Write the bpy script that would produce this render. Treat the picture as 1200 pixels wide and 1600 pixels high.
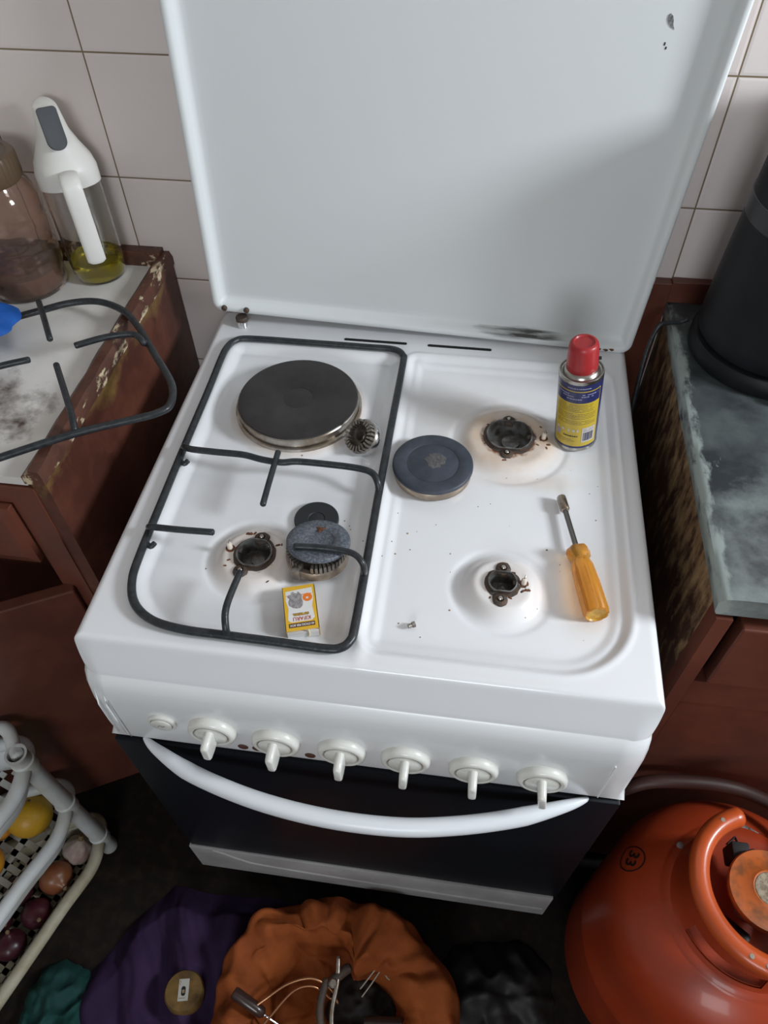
import bpy, bmesh, math, random
import numpy as np
from mathutils import Vector, Matrix, noise, Euler
PI = math.pi
random.seed(5)
for o in list(bpy.data.objects): bpy.data.objects.remove(o, do_unlink=True)
S = bpy.context.scene
C = S.collection

# ------------------------------------------------------------------ camera, light, exposure
YAW, PITCH, ROLL = -0.151629, 0.874565, -0.019810
CAM = Vector((0.0814, -0.32079, 1.50973))
cy, sy, cp, sp = math.cos(YAW), math.sin(YAW), math.cos(PITCH), math.sin(PITCH)
fw = Vector((sy*cp, cy*cp, -sp)); rt = Vector((cy, -sy, 0)); up = rt.cross(fw)
r2 = math.cos(ROLL)*rt + math.sin(ROLL)*up
u2 = -math.sin(ROLL)*rt + math.cos(ROLL)*up
cd = bpy.data.cameras.new('camera'); cam = bpy.data.objects.new('camera', cd); C.objects.link(cam)
cam.matrix_world = Matrix(((r2.x, u2.x, -fw.x, CAM.x), (r2.y, u2.y, -fw.y, CAM.y), (r2.z, u2.z, -fw.z, CAM.z), (0, 0, 0, 1)))
cd.sensor_fit = 'VERTICAL'; cd.sensor_height = 32; cd.lens = 32*1146.02/1600; cd.clip_start = 0.02
S.camera = cam
S.view_settings.view_transform = 'Standard'; S.view_settings.look = 'None'
S.view_settings.gamma = 1; S.view_settings.use_curve_mapping = False
S.view_settings.exposure = 0.22
w = bpy.data.worlds.new('world'); S.world = w; w.use_nodes = True
w.node_tree.nodes['Background'].inputs[0].default_value = (0.75, 0.86, 1, 1)
w.node_tree.nodes['Background'].inputs[1].default_value = 0.35

def area(name, loc, target, sx, sy_, power, color):
    l = bpy.data.lights.new(name, 'AREA'); l.shape = 'RECTANGLE'; l.size = sx; l.size_y = sy_
    l.energy = power; l.color = color
    o = bpy.data.objects.new(name, l); C.objects.link(o); o.location = loc
    o.rotation_euler = (Vector(target)-Vector(loc)).to_track_quat('-Z', 'Y').to_euler()
    return o
area('window_daylight', (1.66, 0.02, 1.74), (0.1, 0.25, 1.0), 0.34, 0.34, 27, (0.87, 0.94, 1.0))
area('doorway_daylight', (0.10, -2.45, 1.85), (0, 0.3, 0.95), 0.9, 0.7, 19, (0.9, 0.95, 1.0))

# ------------------------------------------------------------------ materials
def _set(b, k, v):
    if k in b.inputs: b.inputs[k].default_value = v
def mat(name, col, rough=0.5, metal=0.0, col2=None, scale=20, lo=0.4, hi=0.6, bump=0.0, bscale=80, coat=0.0,
        trans=0.0, ior=1.45, stretch=(1, 1, 1), spec=0.5, sheen=0.0, rough2=None, detail=6):
    m = bpy.data.materials.new(name); m.use_nodes = True
    nt = m.node_tree; b = nt.nodes['Principled BSDF']
    b.inputs['Base Color'].default_value = (*col, 1); b.inputs['Roughness'].default_value = rough
    b.inputs['Metallic'].default_value = metal
    _set(b, 'Coat Weight', coat); _set(b, 'Coat Roughness', 0.1); _set(b, 'Transmission Weight', trans)
    _set(b, 'IOR', ior); _set(b, 'Specular IOR Level', spec); _set(b, 'Sheen Weight', sheen)
    tc = nt.nodes.new('ShaderNodeTexCoord'); mp = nt.nodes.new('ShaderNodeMapping')
    mp.inputs['Scale'].default_value = stretch
    nt.links.new(tc.outputs['Object'], mp.inputs['Vector'])
    if col2 is not None:
        n = nt.nodes.new('ShaderNodeTexNoise'); n.inputs['Scale'].default_value = scale; n.inputs['Detail'].default_value = detail
        n.inputs['Roughness'].default_value = 0.62
        nt.links.new(mp.outputs[0], n.inputs['Vector'])
        r = nt.nodes.new('ShaderNodeValToRGB'); r.color_ramp.elements[0].position = lo; r.color_ramp.elements[1].position = hi
        r.color_ramp.elements[0].color = (*col, 1); r.color_ramp.elements[1].color = (*col2, 1)
        nt.links.new(n.outputs['Fac'], r.inputs[0]); nt.links.new(r.outputs[0], b.inputs['Base Color'])
        if rough2 is not None:
            mr = nt.nodes.new('ShaderNodeMapRange'); mr.inputs['From Min'].default_value = lo; mr.inputs['From Max'].default_value = hi
            mr.inputs['To Min'].default_value = rough; mr.inputs['To Max'].default_value = rough2
            nt.links.new(n.outputs['Fac'], mr.inputs['Value']); nt.links.new(mr.outputs[0], b.inputs['Roughness'])
    if bump > 0:
        n2 = nt.nodes.new('ShaderNodeTexNoise'); n2.inputs['Scale'].default_value = bscale; n2.inputs['Detail'].default_value = 4
        nt.links.new(mp.outputs[0], n2.inputs['Vector'])
        bp = nt.nodes.new('ShaderNodeBump'); bp.inputs['Strength'].default_value = bump; bp.inputs['Distance'].default_value = 0.002
        nt.links.new(n2.outputs['Fac'], bp.inputs['Height']); nt.links.new(bp.outputs[0], b.inputs['Normal'])
    return m
def mix_layer(m, col, mask_builder, rough=None):
    """lay another colour over a material where mask_builder(nt) gives a factor"""
    nt = m.node_tree; b = nt.nodes['Principled BSDF']
    mx = nt.nodes.new('ShaderNodeMix'); mx.data_type = 'RGBA'
    if b.inputs['Base Color'].is_linked:
        nt.links.new(b.inputs['Base Color'].links[0].from_socket, mx.inputs[6])
    else: mx.inputs[6].default_value = b.inputs['Base Color'].default_value
    mx.inputs[7].default_value = (*col, 1)
    fac = mask_builder(nt)
    nt.links.new(fac, mx.inputs[0]); nt.links.new(mx.outputs[2], b.inputs['Base Color'])
    return m
def noise_mask(scale, lo, hi, axis=None, a0=0, a1=1, stretch=(1, 1, 1), base=0.0, gain=1.0):
    def f(nt):
        tc = nt.nodes.new('ShaderNodeTexCoord'); mp = nt.nodes.new('ShaderNodeMapping'); mp.inputs['Scale'].default_value = stretch
        nt.links.new(tc.outputs['Object'], mp.inputs['Vector'])
        n = nt.nodes.new('ShaderNodeTexNoise'); n.inputs['Scale'].default_value = scale; n.inputs['Detail'].default_value = 8
        n.inputs['Roughness'].default_value = 0.65
        nt.links.new(mp.outputs[0], n.inputs['Vector'])
        out = n.outputs['Fac']
        mr = nt.nodes.new('ShaderNodeMapRange'); mr.inputs['From Min'].default_value = lo; mr.inputs['From Max'].default_value = hi
        if axis is not None:
            sx = nt.nodes.new('ShaderNodeSeparateXYZ'); nt.links.new(tc.outputs['Object'], sx.inputs[0])
            ar = nt.nodes.new('ShaderNodeMapRange'); ar.inputs['From Min'].default_value = a0; ar.inputs['From Max'].default_value = a1
            ar.inputs['To Min'].default_value = base; ar.inputs['To Max'].default_value = gain
            nt.links.new(sx.outputs[axis], ar.inputs['Value'])
            ad = nt.nodes.new('ShaderNodeMath'); ad.operation = 'ADD'
            nt.links.new(out, ad.inputs[0]); nt.links.new(ar.outputs[0], ad.inputs[1]); out = ad.outputs[0]
        nt.links.new(out, mr.inputs['Value'])
        return mr.outputs[0]
    return f
def attr_mask(name, nscale=90, lo=0.25, hi=0.75, mixn=0.6):
    def f(nt):
        at = nt.nodes.new('ShaderNodeAttribute'); at.attribute_name = name
        tc = nt.nodes.new('ShaderNodeTexCoord')
        n = nt.nodes.new('ShaderNodeTexNoise'); n.inputs['Scale'].default_value = nscale; n.inputs['Detail'].default_value = 8
        nt.links.new(tc.outputs['Object'], n.inputs['Vector'])
        mr = nt.nodes.new('ShaderNodeMapRange'); mr.inputs['From Min'].default_value = 0.3; mr.inputs['From Max'].default_value = 0.7
        mr.inputs['To Min'].default_value = 1-mixn; mr.inputs['To Max'].default_value = 1
        nt.links.new(n.outputs['Fac'], mr.inputs['Value'])
        mu = nt.nodes.new('ShaderNodeMath'); mu.operation = 'MULTIPLY'
        nt.links.new(at.outputs['Fac'], mu.inputs[0]); nt.links.new(mr.outputs[0], mu.inputs[1])
        m2 = nt.nodes.new('ShaderNodeMapRange'); m2.inputs['From Min'].default_value = lo; m2.inputs['From Max'].default_value = hi
        nt.links.new(mu.outputs[0], m2.inputs['Value'])
        return m2.outputs[0]
    return f

M = {}
M['enamel'] = mat('white_enamel', (0.77, 0.775, 0.78), 0.28, coat=0.3)
M['lid'] = mat('white_lid_enamel', (0.70, 0.72, 0.72), 0.50, spec=0.35)
M['plastic'] = mat('white_plastic', (0.75, 0.77, 0.80), 0.35, coat=0.15)
M['knob'] = mat('cream_knob', (0.72, 0.71, 0.66), 0.28, coat=0.3)
M['grime'] = mat('brown_grime', (0.16, 0.09, 0.04), 0.7, col2=(0.35, 0.25, 0.14), scale=60)
M['iron'] = mat('black_enamel_rod', (0.016, 0.019, 0.022), 0.34, col2=(0.03, 0.033, 0.036), scale=120, bump=0.25, bscale=250)
M['plate'] = mat('black_cast_plate', (0.022, 0.019, 0.019), 0.42, col2=(0.032, 0.027, 0.026), scale=30, bump=0.08, bscale=600)
M['steel'] = mat('steel', (0.5, 0.47, 0.43), 0.3, 1.0, col2=(0.32, 0.26, 0.2), scale=40)
M['chrome'] = mat('chrome', (0.75, 0.75, 0.76), 0.18, 1.0)
M['alu'] = mat('burner_alloy', (0.36, 0.33, 0.30), 0.42, 0.8, col2=(0.14, 0.11, 0.09), scale=110, lo=0.45, hi=0.7)
M['brass'] = mat('tarnished_brass', (0.42, 0.34, 0.26), 0.4, 0.7, col2=(0.30, 0.24, 0.19), scale=60)
M['cap'] = mat('blue_black_cap', (0.035, 0.042, 0.058), 0.5, col2=(0.055, 0.063, 0.083), scale=60, lo=0.4, hi=0.7)
M['capspeck'] = mat('speckled_cap', (0.065, 0.075, 0.095), 0.5, col2=(0.22, 0.24, 0.27), scale=420, lo=0.42, hi=0.75)
M['capblack'] = mat('matt_black_cap', (0.02, 0.022, 0.025), 0.55)
M['capworn'] = mat('worn_patch', (0.07, 0.065, 0.07), 0.7, col2=(0.13, 0.12, 0.12), scale=300)
M['cast'] = mat('rusty_cast', (0.075, 0.062, 0.055), 0.6, 0.3, col2=(0.12, 0.06, 0.03), scale=160, lo=0.45, hi=0.7, bump=0.5, bscale=400)
M['castin'] = mat('cup_grey', (0.22, 0.22, 0.215), 0.38, 0.5, col2=(0.10, 0.085, 0.075), scale=90)
M['rust'] = mat('rust_flake', (0.20, 0.07, 0.025), 0.8, col2=(0.05, 0.025, 0.015), scale=300)
M['ceramic'] = mat('ceramic', (0.78, 0.70, 0.60), 0.35)
M['dark'] = mat('dark_slot', (0.008, 0.008, 0.009), 0.7)
M['glass_dark'] = mat('dark_oven_glass', (0.008, 0.009, 0.012), 0.38, spec=0.15)
M['brownlens'] = mat('brown_lens', (0.09, 0.04, 0.03), 0.3)
M['drawer'] = mat('grey_white_drawer', (0.27, 0.26, 0.26), 0.7, col2=(0.36, 0.35, 0.35), scale=8)
M['body'] = mat('cooker_side', (0.010, 0.010, 0.010), 0.7, spec=0.2)
M['floor'] = mat('dark_floor', (0.012, 0.009, 0.008), 0.6, col2=(0.022, 0.016, 0.011), scale=45, lo=0.45, hi=0.7, spec=0.12)
M['grey'] = mat('plaster', (0.55, 0.53, 0.50), 0.9)
M['redwood'] = mat('red_brown_paint', (0.135, 0.042, 0.026), 0.38, col2=(0.095, 0.03, 0.02), scale=9, bump=0.15, bscale=60)
M['frame_white'] = mat('window_frame_paint', (0.7, 0.7, 0.7), 0.5)

# ------------------------------------------------------------------ geometry helpers
def newobj(name, me, m=None, parent=None, smooth=True, angle=35):
    if m is not None:
        me.materials.clear(); me.materials.append(m)
    o = bpy.data.objects.new(name, me); C.objects.link(o)
    if parent is not None: o.parent = parent
    if smooth:
        me.shade_smooth()
        try: me.set_sharp_from_angle(angle=math.radians(angle))
        except Exception: pass
    return o
def done(name, bm, m, parent=None, smooth=True, angle=35):
    me = bpy.data.meshes.new(name); bmesh.ops.recalc_face_normals(bm, faces=bm.faces)
    bm.to_mesh(me); bm.free()
    return newobj(name, me, m, parent, smooth, angle)
def tag(o, label, cat, group=None, kind=None):
    o['label'] = label; o['category'] = cat
    if group: o['group'] = group
    if kind: o['kind'] = kind
    return o
def struct(o): o['kind'] = 'structure'; return o
def empty(name, loc, label, cat, group=None, rot=(0, 0, 0)):
    o = bpy.data.objects.new(name, None); C.objects.link(o); o.location = loc; o.rotation_euler = rot
    o.empty_display_size = 0.03
    return tag(o, label, cat, group)
def box(bm, x0, x1, y0, y1, z0, z1, bev=0.0, seg=2):
    t = bmesh.new()
    vs = [t.verts.new((x, y, z)) for x in (x0, x1) for y in (y0, y1) for z in (z0, z1)]
    for f in ((0, 1, 3, 2), (4, 6, 7, 5), (0, 4, 5, 1), (2, 3, 7, 6), (0, 2, 6, 4), (1, 5, 7, 3)):
        t.faces.new([vs[i] for i in f])
    if bev > 0: bmesh.ops.bevel(t, geom=list(t.edges), offset=bev, segments=seg, profile=0.5, affect='EDGES')
    me = bpy.data.meshes.new('t'); t.to_mesh(me); t.free(); bm.from_mesh(me); bpy.data.meshes.remove(me)
    return bm
def lathe(bm, prof, seg=48, c=(0, 0, 0), mtx=None, rfun=None):
    """prof: list of (r,z); closes at r==0"""
    rings = []
    for r, z in prof:
        if r <= 1e-7:
            v = Vector((0, 0, z)); v = (mtx @ v) if mtx else v
            rings.append([bm.verts.new(v+Vector(c))])
        else:
            ring = []
            for i in range(seg):
                a = 2*PI*i/seg; rr = r*(rfun(a, z) if rfun else 1)
                v = Vector((rr*math.cos(a), rr*math.sin(a), z)); v = (mtx @ v) if mtx else v
                ring.append(bm.verts.new(v+Vector(c)))
            rings.append(ring)
    for a, b in zip(rings[:-1], rings[1:]):
        if len(a) == 1 and len(b) == 1: continue
        for i in range(seg):
            j = (i+1) % seg
            if len(a) == 1: bm.faces.new((a[0], b[i], b[j]))
            elif len(b) == 1: bm.faces.new((a[i], a[j], b[0]))
            else: bm.faces.new((a[i], a[j], b[j], b[i]))
    return bm
def smooth_path(pts, n=8, closed=False):
    P = [Vector(p) for p in pts]; out = []
    N = len(P)
    rng = range(N if closed else N-1)
    for i in rng:
        if closed: p0, p1, p2, p3 = P[(i-1) % N], P[i], P[(i+1) % N], P[(i+2) % N]
        else: p0 = P[max(i-1, 0)]; p1 = P[i]; p2 = P[i+1]; p3 = P[min(i+2, N-1)]
        for k in range(n):
            t = k/n
            out.append(0.5*((2*p1)+(-p0+p2)*t+(2*p0-5*p1+4*p2-p3)*t*t+(-p0+3*p1-3*p2+p3)*t**3))
    if not closed: out.append(P[-1])
    return out
def sweep(bm, pts, r, seg=12, closed=False, ell=None, cap=True):
    """tube along pts; r number or list; ell=(a,b): cross-section scale sideways / upward"""
    P = [Vector(p) for p in pts]; N = len(P); rings = []
    T = []
    for i in range(N):
        if closed: d = P[(i+1) % N]-P[(i-1) % N]
        else: d = P[min(i+1, N-1)]-P[max(i-1, 0)]
        T.append(d.normalized())
    u = Vector((0, 0, 1))
    if abs(T[0].dot(u)) > 0.95: u = Vector((1, 0, 0))
    for i in range(N):
        u = (u-T[i]*u.dot(T[i]))
        u.normalize(); s = T[i].cross(u)
        rr = r[i] if isinstance(r, (list, tuple)) else r
        ea, eb = ell if ell else (1, 1)
        rings.append([bm.verts.new(P[i]+rr*(ea*math.cos(2*PI*k/seg)*s+eb*math.sin(2*PI*k/seg)*u)) for k in range(seg)])
    for i in range(N if closed else N-1):
        a = rings[i]; b = rings[(i+1) % N]
        for k in range(seg):
            l = (k+1) % seg; bm.faces.new((a[k], a[l], b[l], b[k]))
    if cap and not closed:
        for ring, p, t, i in ((rings[0], P[0], -T[0], 0), (rings[-1], P[-1], T[-1], -1)):
            rr = r[i] if isinstance(r, (list, tuple)) else r
            mid = []
            for v in ring: mid.append(bm.verts.new(p+(v.co-p)*0.7+t*rr*0.35))
            for k in range(seg):
                l = (k+1) % seg; bm.faces.new((ring[k], ring[l], mid[l], mid[k]))
            bm.faces.new(mid)
    return bm
def rod(name, pts, r, m, parent=None, seg=10, n=6, closed=False, ell=None, sm=True):
    bm = bmesh.new(); sweep(bm, smooth_path(pts, n, closed) if sm else pts, r, seg, closed, ell)
    return done(name, bm, m, parent, angle=60)
def poly_prism(bm, pts, z0, z1, mtx=None):
    a = [Vector((x, y, z0)) for x, y in pts]; b = [Vector((x, y, z1)) for x, y in pts]
    if mtx: a = [mtx @ v for v in a]; b = [mtx @ v for v in b]
    a = [bm.verts.new(v) for v in a]; b = [bm.verts.new(v) for v in b]
    bm.faces.new(list(reversed(a))); bm.faces.new(b)
    n = len(a)
    for i in range(n): bm.faces.new((a[i], a[(i+1) % n], b[(i+1) % n], b[i]))
    return bm
def rrect(x0, x1, y0, y1, r, n=8):
    """r: one radius or (bl,br,tr,tl)"""
    if not isinstance(r, (list, tuple)): r = (r,)*4
    out = []
    for (cx, cy_, a0, rr) in ((x0+r[0], y0+r[0], PI, r[0]), (x1-r[1], y0+r[1], 1.5*PI, r[1]), (x1-r[2], y1-r[2], 0, r[2]), (x0+r[3], y1-r[3], 0.5*PI, r[3])):
        for k in range(n+1):
            a = a0+0.5*PI*k/n; out.append((cx+rr*math.cos(a), cy_+rr*math.sin(a)))
    return out
def loft(bm, loops, close_last=True, close_first=False):
    L = [[bm.verts.new(p) for p in lp] for lp in loops]
    n = len(L[0])
    for a, b in zip(L[:-1], L[1:]):
        for i in range(n):
            j = (i+1) % n; bm.faces.new((a[i], a[j], b[j], b[i]))
    if close_last: bm.faces.new(L[-1])
    if close_first: bm.faces.new(list(reversed(L[0])))
    return bm
def text_mesh(name, body, size, m, parent, mtx, extrude=0.00008, align='CENTER', bend=None, xs=1.0, bold=0.0):
    cu = bpy.data.curves.new(name, 'FONT'); cu.body = body; cu.size = size; cu.extrude = extrude; cu.offset = bold
    cu.align_x = align; cu.align_y = 'CENTER'; cu.resolution_u = 3
    o = bpy.data.objects.new(name, cu); C.objects.link(o)
    dg = bpy.context.evaluated_depsgraph_get(); dg.update()
    me = bpy.data.meshes.new_from_object(o.evaluated_get(dg))
    bpy.data.objects.remove(o)
    for v in me.vertices:
        p = Vector((v.co.x*xs, v.co.y, v.co.z))
        if bend: p = bend(p)
        v.co = mtx @ p
    me.name = name
    return newobj(name, me, m, parent, smooth=False)

# ------------------------------------------------------------------ the room
TS, TZ, TX, YW = 0.1536, 1.1892, -0.4216, 0.620
tile = bpy.data.materials.new('wall_tiles'); tile.use_nodes = True
nt = tile.node_tree; b = nt.nodes['Principled BSDF']
tc = nt.nodes.new('ShaderNodeTexCoord'); sx = nt.nodes.new('ShaderNodeSeparateXYZ'); nt.links.new(tc.outputs['Object'], sx.inputs[0])
def mnode(op, a=None, bb=None, va=None, vb=None, vc=None):
    n = nt.nodes.new('ShaderNodeMath'); n.operation = op
    if a is not None: nt.links.new(a, n.inputs[0])
    elif va is not None: n.inputs[0].default_value = va
    if bb is not None: nt.links.new(bb, n.inputs[1])
    elif vb is not None: n.inputs[1].default_value = vb
    if vc is not None: n.inputs[2].default_value = vc
    return n.outputs[0]
def edge_d(sock, off):
    u = mnode('DIVIDE', mnode('SUBTRACT', sock, vb=off), vb=TS)
    f = mnode('FRACT', u)
    d = mnode('MINIMUM', f, mnode('SUBTRACT', va=1.0, bb=f))
    return mnode('MULTIPLY', d, vb=TS), mnode('FLOOR', u)
dx, ix = edge_d(sx.outputs[0], TX); dz, iz = edge_d(sx.outputs[2], TZ)
dm = mnode('MINIMUM', dx, dz)
g = nt.nodes.new('ShaderNodeMapRange'); g.inputs['From Min'].default_value = 0.0007; g.inputs['From Max'].default_value = 0.0013
nt.links.new(dm, g.inputs['Value'])
cb = nt.nodes.new('ShaderNodeCombineXYZ'); nt.links.new(ix, cb.inputs[0]); nt.links.new(iz, cb.inputs[1])
wn = nt.nodes.new('ShaderNodeTexWhiteNoise'); nt.links.new(cb.outputs[0], wn.inputs['Vector'])
r = nt.nodes.new('ShaderNodeValToRGB'); r.color_ramp.elements[0].color = (0.74, 0.66, 0.625, 1); r.color_ramp.elements[1].color = (0.78, 0.71, 0.68, 1)
nt.links.new(wn.outputs['Value'], r.inputs[0])
mx = nt.nodes.new('ShaderNodeMix'); mx.data_type = 'RGBA'; nt.links.new(g.outputs[0], mx.inputs[0])
mx.inputs[6].default_value = (0.20, 0.15, 0.09, 1); nt.links.new(r.outputs[0], mx.inputs[7])
nt.links.new(mx.outputs[2], b.inputs['Base Color'])
g2 = nt.nodes.new('ShaderNodeMapRange'); g2.inputs['From Min'].default_value = 0.0004; g2.inputs['From Max'].default_value = 0.004; nt.links.new(dm, g2.inputs['Value'])
bp = nt.nodes.new('ShaderNodeBump'); bp.inputs['Strength'].default_value = 0.5; bp.inputs['Distance'].default_value = 0.001
nt.links.new(g2.outputs[0], bp.inputs['Height']); nt.links.new(bp.outputs[0], b.inputs['Normal'])
b.inputs['Roughness'].default_value = 0.3

struct(done('wall_back', box(bmesh.new(), -1.5, 1.8, YW, YW+0.1, 0, 2.5), tile, smooth=False))
struct(done('floor', box(bmesh.new(), -1.5, 1.8, -2.6, YW+0.1, -0.05, 0), M['floor'], smooth=False))
struct(done('ceiling', box(bmesh.new(), -1.5, 1.8, -2.6, YW+0.1, 2.5, 2.55), M['grey'], smooth=False))
struct(done('wall_left', box(bmesh.new(), -1.6, -1.5, -2.6, YW+0.1, 0, 2.5), M['grey'], smooth=False))
def wall_hole(name, axis, pos, th, a0, a1, h0, h1, z0, z1):
    bm = bmesh.new()
    for (u0, u1, v0, v1) in ((a0, h0, 0, 2.5), (h1, a1, 0, 2.5), (h0, h1, 0, z0), (h0, h1, z1, 2.5)):
        if v1-v0 < 1e-4: continue
        if axis == 0: box(bm, pos, pos+th, u0, u1, v0, v1)
        else: box(bm, u0, u1, pos, pos+th, v0, v1)
    return struct(done(name, bm, M['grey'], smooth=False))
wall_hole('wall_right', 0, 1.70, 0.1, -2.6, YW+0.1, -0.33, 0.37, 1.42, 2.10)
wall_hole('wall_front', 1, -2.6, 0.1, -1.5, 1.8, -0.45, 0.65, 1.4, 2.3)
bm = bmesh.new()
for z in (1.42, 2.07): box(bm, 1.72, 1.78, -0.33, 0.37, z, z+0.03)
for y in (-0.33, 0.34): box(bm, 1.72, 1.78, y, y+0.03, 1.45, 2.07)
struct(done('window_1', bm, M['frame_white'], smooth=False))
bm = bmesh.new()
for z in (1.4, 2.26): box(bm, -0.45, 0.65, -2.58, -2.54, z, z+0.04)
for x in (-0.45, 0.61): box(bm, x, x+0.04, -2.58, -2.54, 1.44, 2.26)
struct(done('window_2', bm, M['frame_white'], smooth=False))

struct(done('trim_1', box(bmesh.new(), 0.296, 0.345, 0.604, 0.6198, 0, 0.936, 0.001), M['redwood'], smooth=False))

# ------------------------------------------------------------------ gas cooker
ck = empty('gas_cooker', (0, 0, 0), 'white freestanding gas cooker with its lid raised, three bare burners and one electric hotplate', 'cooker')
ZT = 0.85
TR = 0.0080
def sd_rr(x, y, x0, x1, y0, y1, r):
    cx, cyy = (x0+x1)/2, (y0+y1)/2
    px, py = x-cx, y-cyy
    rad = np.where(px < 0, np.where(py < 0, r[0], r[3]), np.where(py < 0, r[1], r[2]))
    qx = np.abs(px)-(x1-x0)/2+rad; qy = np.abs(py)-(y1-y0)/2+rad
    return np.minimum(np.maximum(qx, qy), 0)+np.hypot(np.maximum(qx, 0), np.maximum(qy, 0))-rad
def sst(a, b_, v):
    t = np.clip((v-a)/(b_-a), 0, 1); return t*t*(3-2*t)
DOMES = [(-0.138, 0.1430, 0.050, 0.032, 0.0095, 0.0200), (0.1400, 0.3690, 0.068, 0.046, 0.0075, 0.0290), (0.1385, 0.1370, 0.049, 0.028, 0.0135, 0.0165)]
HP = (-0.1395, 0.3930)
def hob_z(x, y):
    dl = sd_rr(x, y, -0.2640, -0.0160, 0.0400, 0.5190, (0.075, 0.02, 0.02, 0.02))
    dr = sd_rr(x, y, -0.0040, 0.2730, 0.0400, 0.5190, (0.022, 0.080, 0.03, 0.012))
    z = np.full_like(x, ZT)
    z -= 0.0085*sst(0.001, -0.017, dl)
    z -= 0.0060*sst(0.002, -0.008, dr)+0.0030*sst(-0.010, -0.022, dr)
    # raised lip round the right tray
    z += 0.0009*np.exp(-((dr-0.004)/0.003)**2)
    # low pinch where the two trays meet at the front
    z += 0.0030*np.exp(-((x+0.002)/0.008)**2-((y-0.045)/0.016)**2)
    z += 0.0024*np.exp(-((x-0.010)/0.012)**2-((y-0.512)/0.008)**2)
    for cx, cyy, rb, rtop, h, _ in DOMES:
        d = np.hypot(x-cx, y-cyy)
        z += h*sst(rb, rtop, d)
        z -= 0.0012*np.exp(-((d-rb-0.004)/0.004)**2)
    d = np.hypot(x-HP[0], y-HP[1])
    z += 0.006*sst(0.096, 0.080, d)
    return z
def build_hob():
    R_ = 0.009; CR = 0.022
    def axis(lo, hi, n, rr, extra_front=None):
        mid = np.linspace(lo+rr, hi-rr, n)
        th = np.linspace(0, PI/2, 7)[1:]
        left = lo+rr-rr*np.sin(th[::-1]); right = hi-rr+rr*np.sin(th)
        zl = -rr*(1-np.cos(th[::-1])); zr = -rr*(1-np.cos(th))
        down = np.array([-0.018, -0.03, -0.046])
        a = np.concatenate([[lo]*3, left, mid, right, [hi]*3])
        zz = np.concatenate([down[::-1], zl, np.zeros(n), zr, down])
        return a, zz
    ax, zx = axis(-0.300, 0.300, 281, R_)
    ay, zy = axis(0.001, 0.596, 281, R_)
    # the front edge is a broader roll than the sides
    nf = 14
    th = np.linspace(0, PI/2, nf+1)[1:]
    fr_ = np.array([(0.0250, 0.0), (0.0230, -0.0004), (0.0212, -0.0014), (0.0196, -0.0032), (0.0182, -0.0060), (0.0168, -0.0095), (0.0150, -0.0140), (0.0125, -0.0200), (0.0100, -0.0260), (0.0075, -0.0320), (0.0052, -0.0375), (0.0036, -0.0415), (0.0024, -0.0445)])[::-1]
    fy, fz = fr_[:, 0], fr_[:, 1]
    mid = ay[9:]; mid = mid[mid > 0.025]
    zmid = zy[-len(mid):]
    ay = np.concatenate([[0.0016, 0.0020], fy, mid]); zy = np.concatenate([[-0.0470, -0.0462], fz, zmid])
    X, Y = np.meshgrid(ax, ay); ZX, ZY = np.meshgrid(zx, zy)
    Z = hob_z(X, Y)+np.minimum(ZX, ZY)
    Z = np.maximum(Z, ZT-0.047)
    # round the vertical corners
    def corner(cx, cyy, sx_, sy_):
        u = (X-cx)*sx_/CR; v = (Y-cyy)*sy_/CR
        m_ = (u > 0) & (v > 0)
        u2_ = u*np.sqrt(np.clip(1-v*v/2, 0, 1)); v2_ = v*np.sqrt(np.clip(1-u*u/2, 0, 1))
        X[m_] = cx+sx_*CR*u2_[m_]; Y[m_] = cyy+sy_*CR*v2_[m_]
    corner(-0.300+CR, 0.0+CR, -1, -1); corner(0.300-CR, 0.0+CR, 1, -1)
    corner(-0.300+CR, 0.596-CR, -1, 1); corner(0.300-CR, 0.596-CR, 1, 1)
    ny, nx = X.shape
    co = np.stack([X, Y, Z], -1).reshape(-1, 3)
    idx = np.arange(nx*ny).reshape(ny, nx)
    q = np.stack([idx[:-1, :-1], idx[:-1, 1:], idx[1:, 1:], idx[1:, :-1]], -1).reshape(-1, 4)
    cen = co[q].mean(1); keep = np.ones(len(q), bool)
    for cx, cyy, rb, rtop, h, rh in DOMES:
        keep &= np.hypot(cen[:, 0]-cx, cen[:, 1]-cyy) > rh
    q = q[keep]
    me = bpy.data.meshes.new('hob_top'); me.from_pydata(co.tolist(), [], q.tolist())
    x, y = co[:, 0], co[:, 1]
    st = np.zeros(len(co)); ru = np.zeros(len(co))
    for (cx, cyy, rb, rtop, h, rh), k in zip(DOMES, (0.62, 1.0, 0.42)):
        d = np.hypot(x-cx, y-cyy)
        st = np.maximum(st, k*sst(rb+0.016, rtop*0.9, d)*0.85)
        ru = np.maximum(ru, sst(rh+0.014, rh+0.001, d)*k*0.85)
    st = np.maximum(st, 0.5*sst(0.10, 0.082, np.hypot(x-HP[0], y-HP[1])))
    st = np.maximum(st, 0.50*np.exp(-((x-0.16)/0.07)**2-((y-0.305)/0.02)**2))
    st = np.maximum(st, 0.30*np.exp(-((x-0.12)/0.16)**2-((y-0.40)/0.12)**2))
    st = np.maximum(st, 0.34*np.exp(-((x-0.225)/0.03)**2-((y-0.12)/0.05)**2))
    st = np.maximum(st, 0.3*np.exp(-((x-0.17)/0.03)**2-((y-0.12)/0.03)**2))
    me.attributes.new('stain', 'FLOAT', 'POINT').data.foreach_set('value', st.astype(np.float32))
    me.attributes.new('rust', 'FLOAT', 'POINT').data.foreach_set('value', ru.astype(np.float32))
    me.validate()
    m = mat('hob_enamel', (0.80, 0.80, 0.815), 0.24, coat=0.35)
    mix_layer(m, (0.62, 0.47, 0.35), attr_mask('stain', 35, 0.08, 0.80, 0.35))
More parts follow.
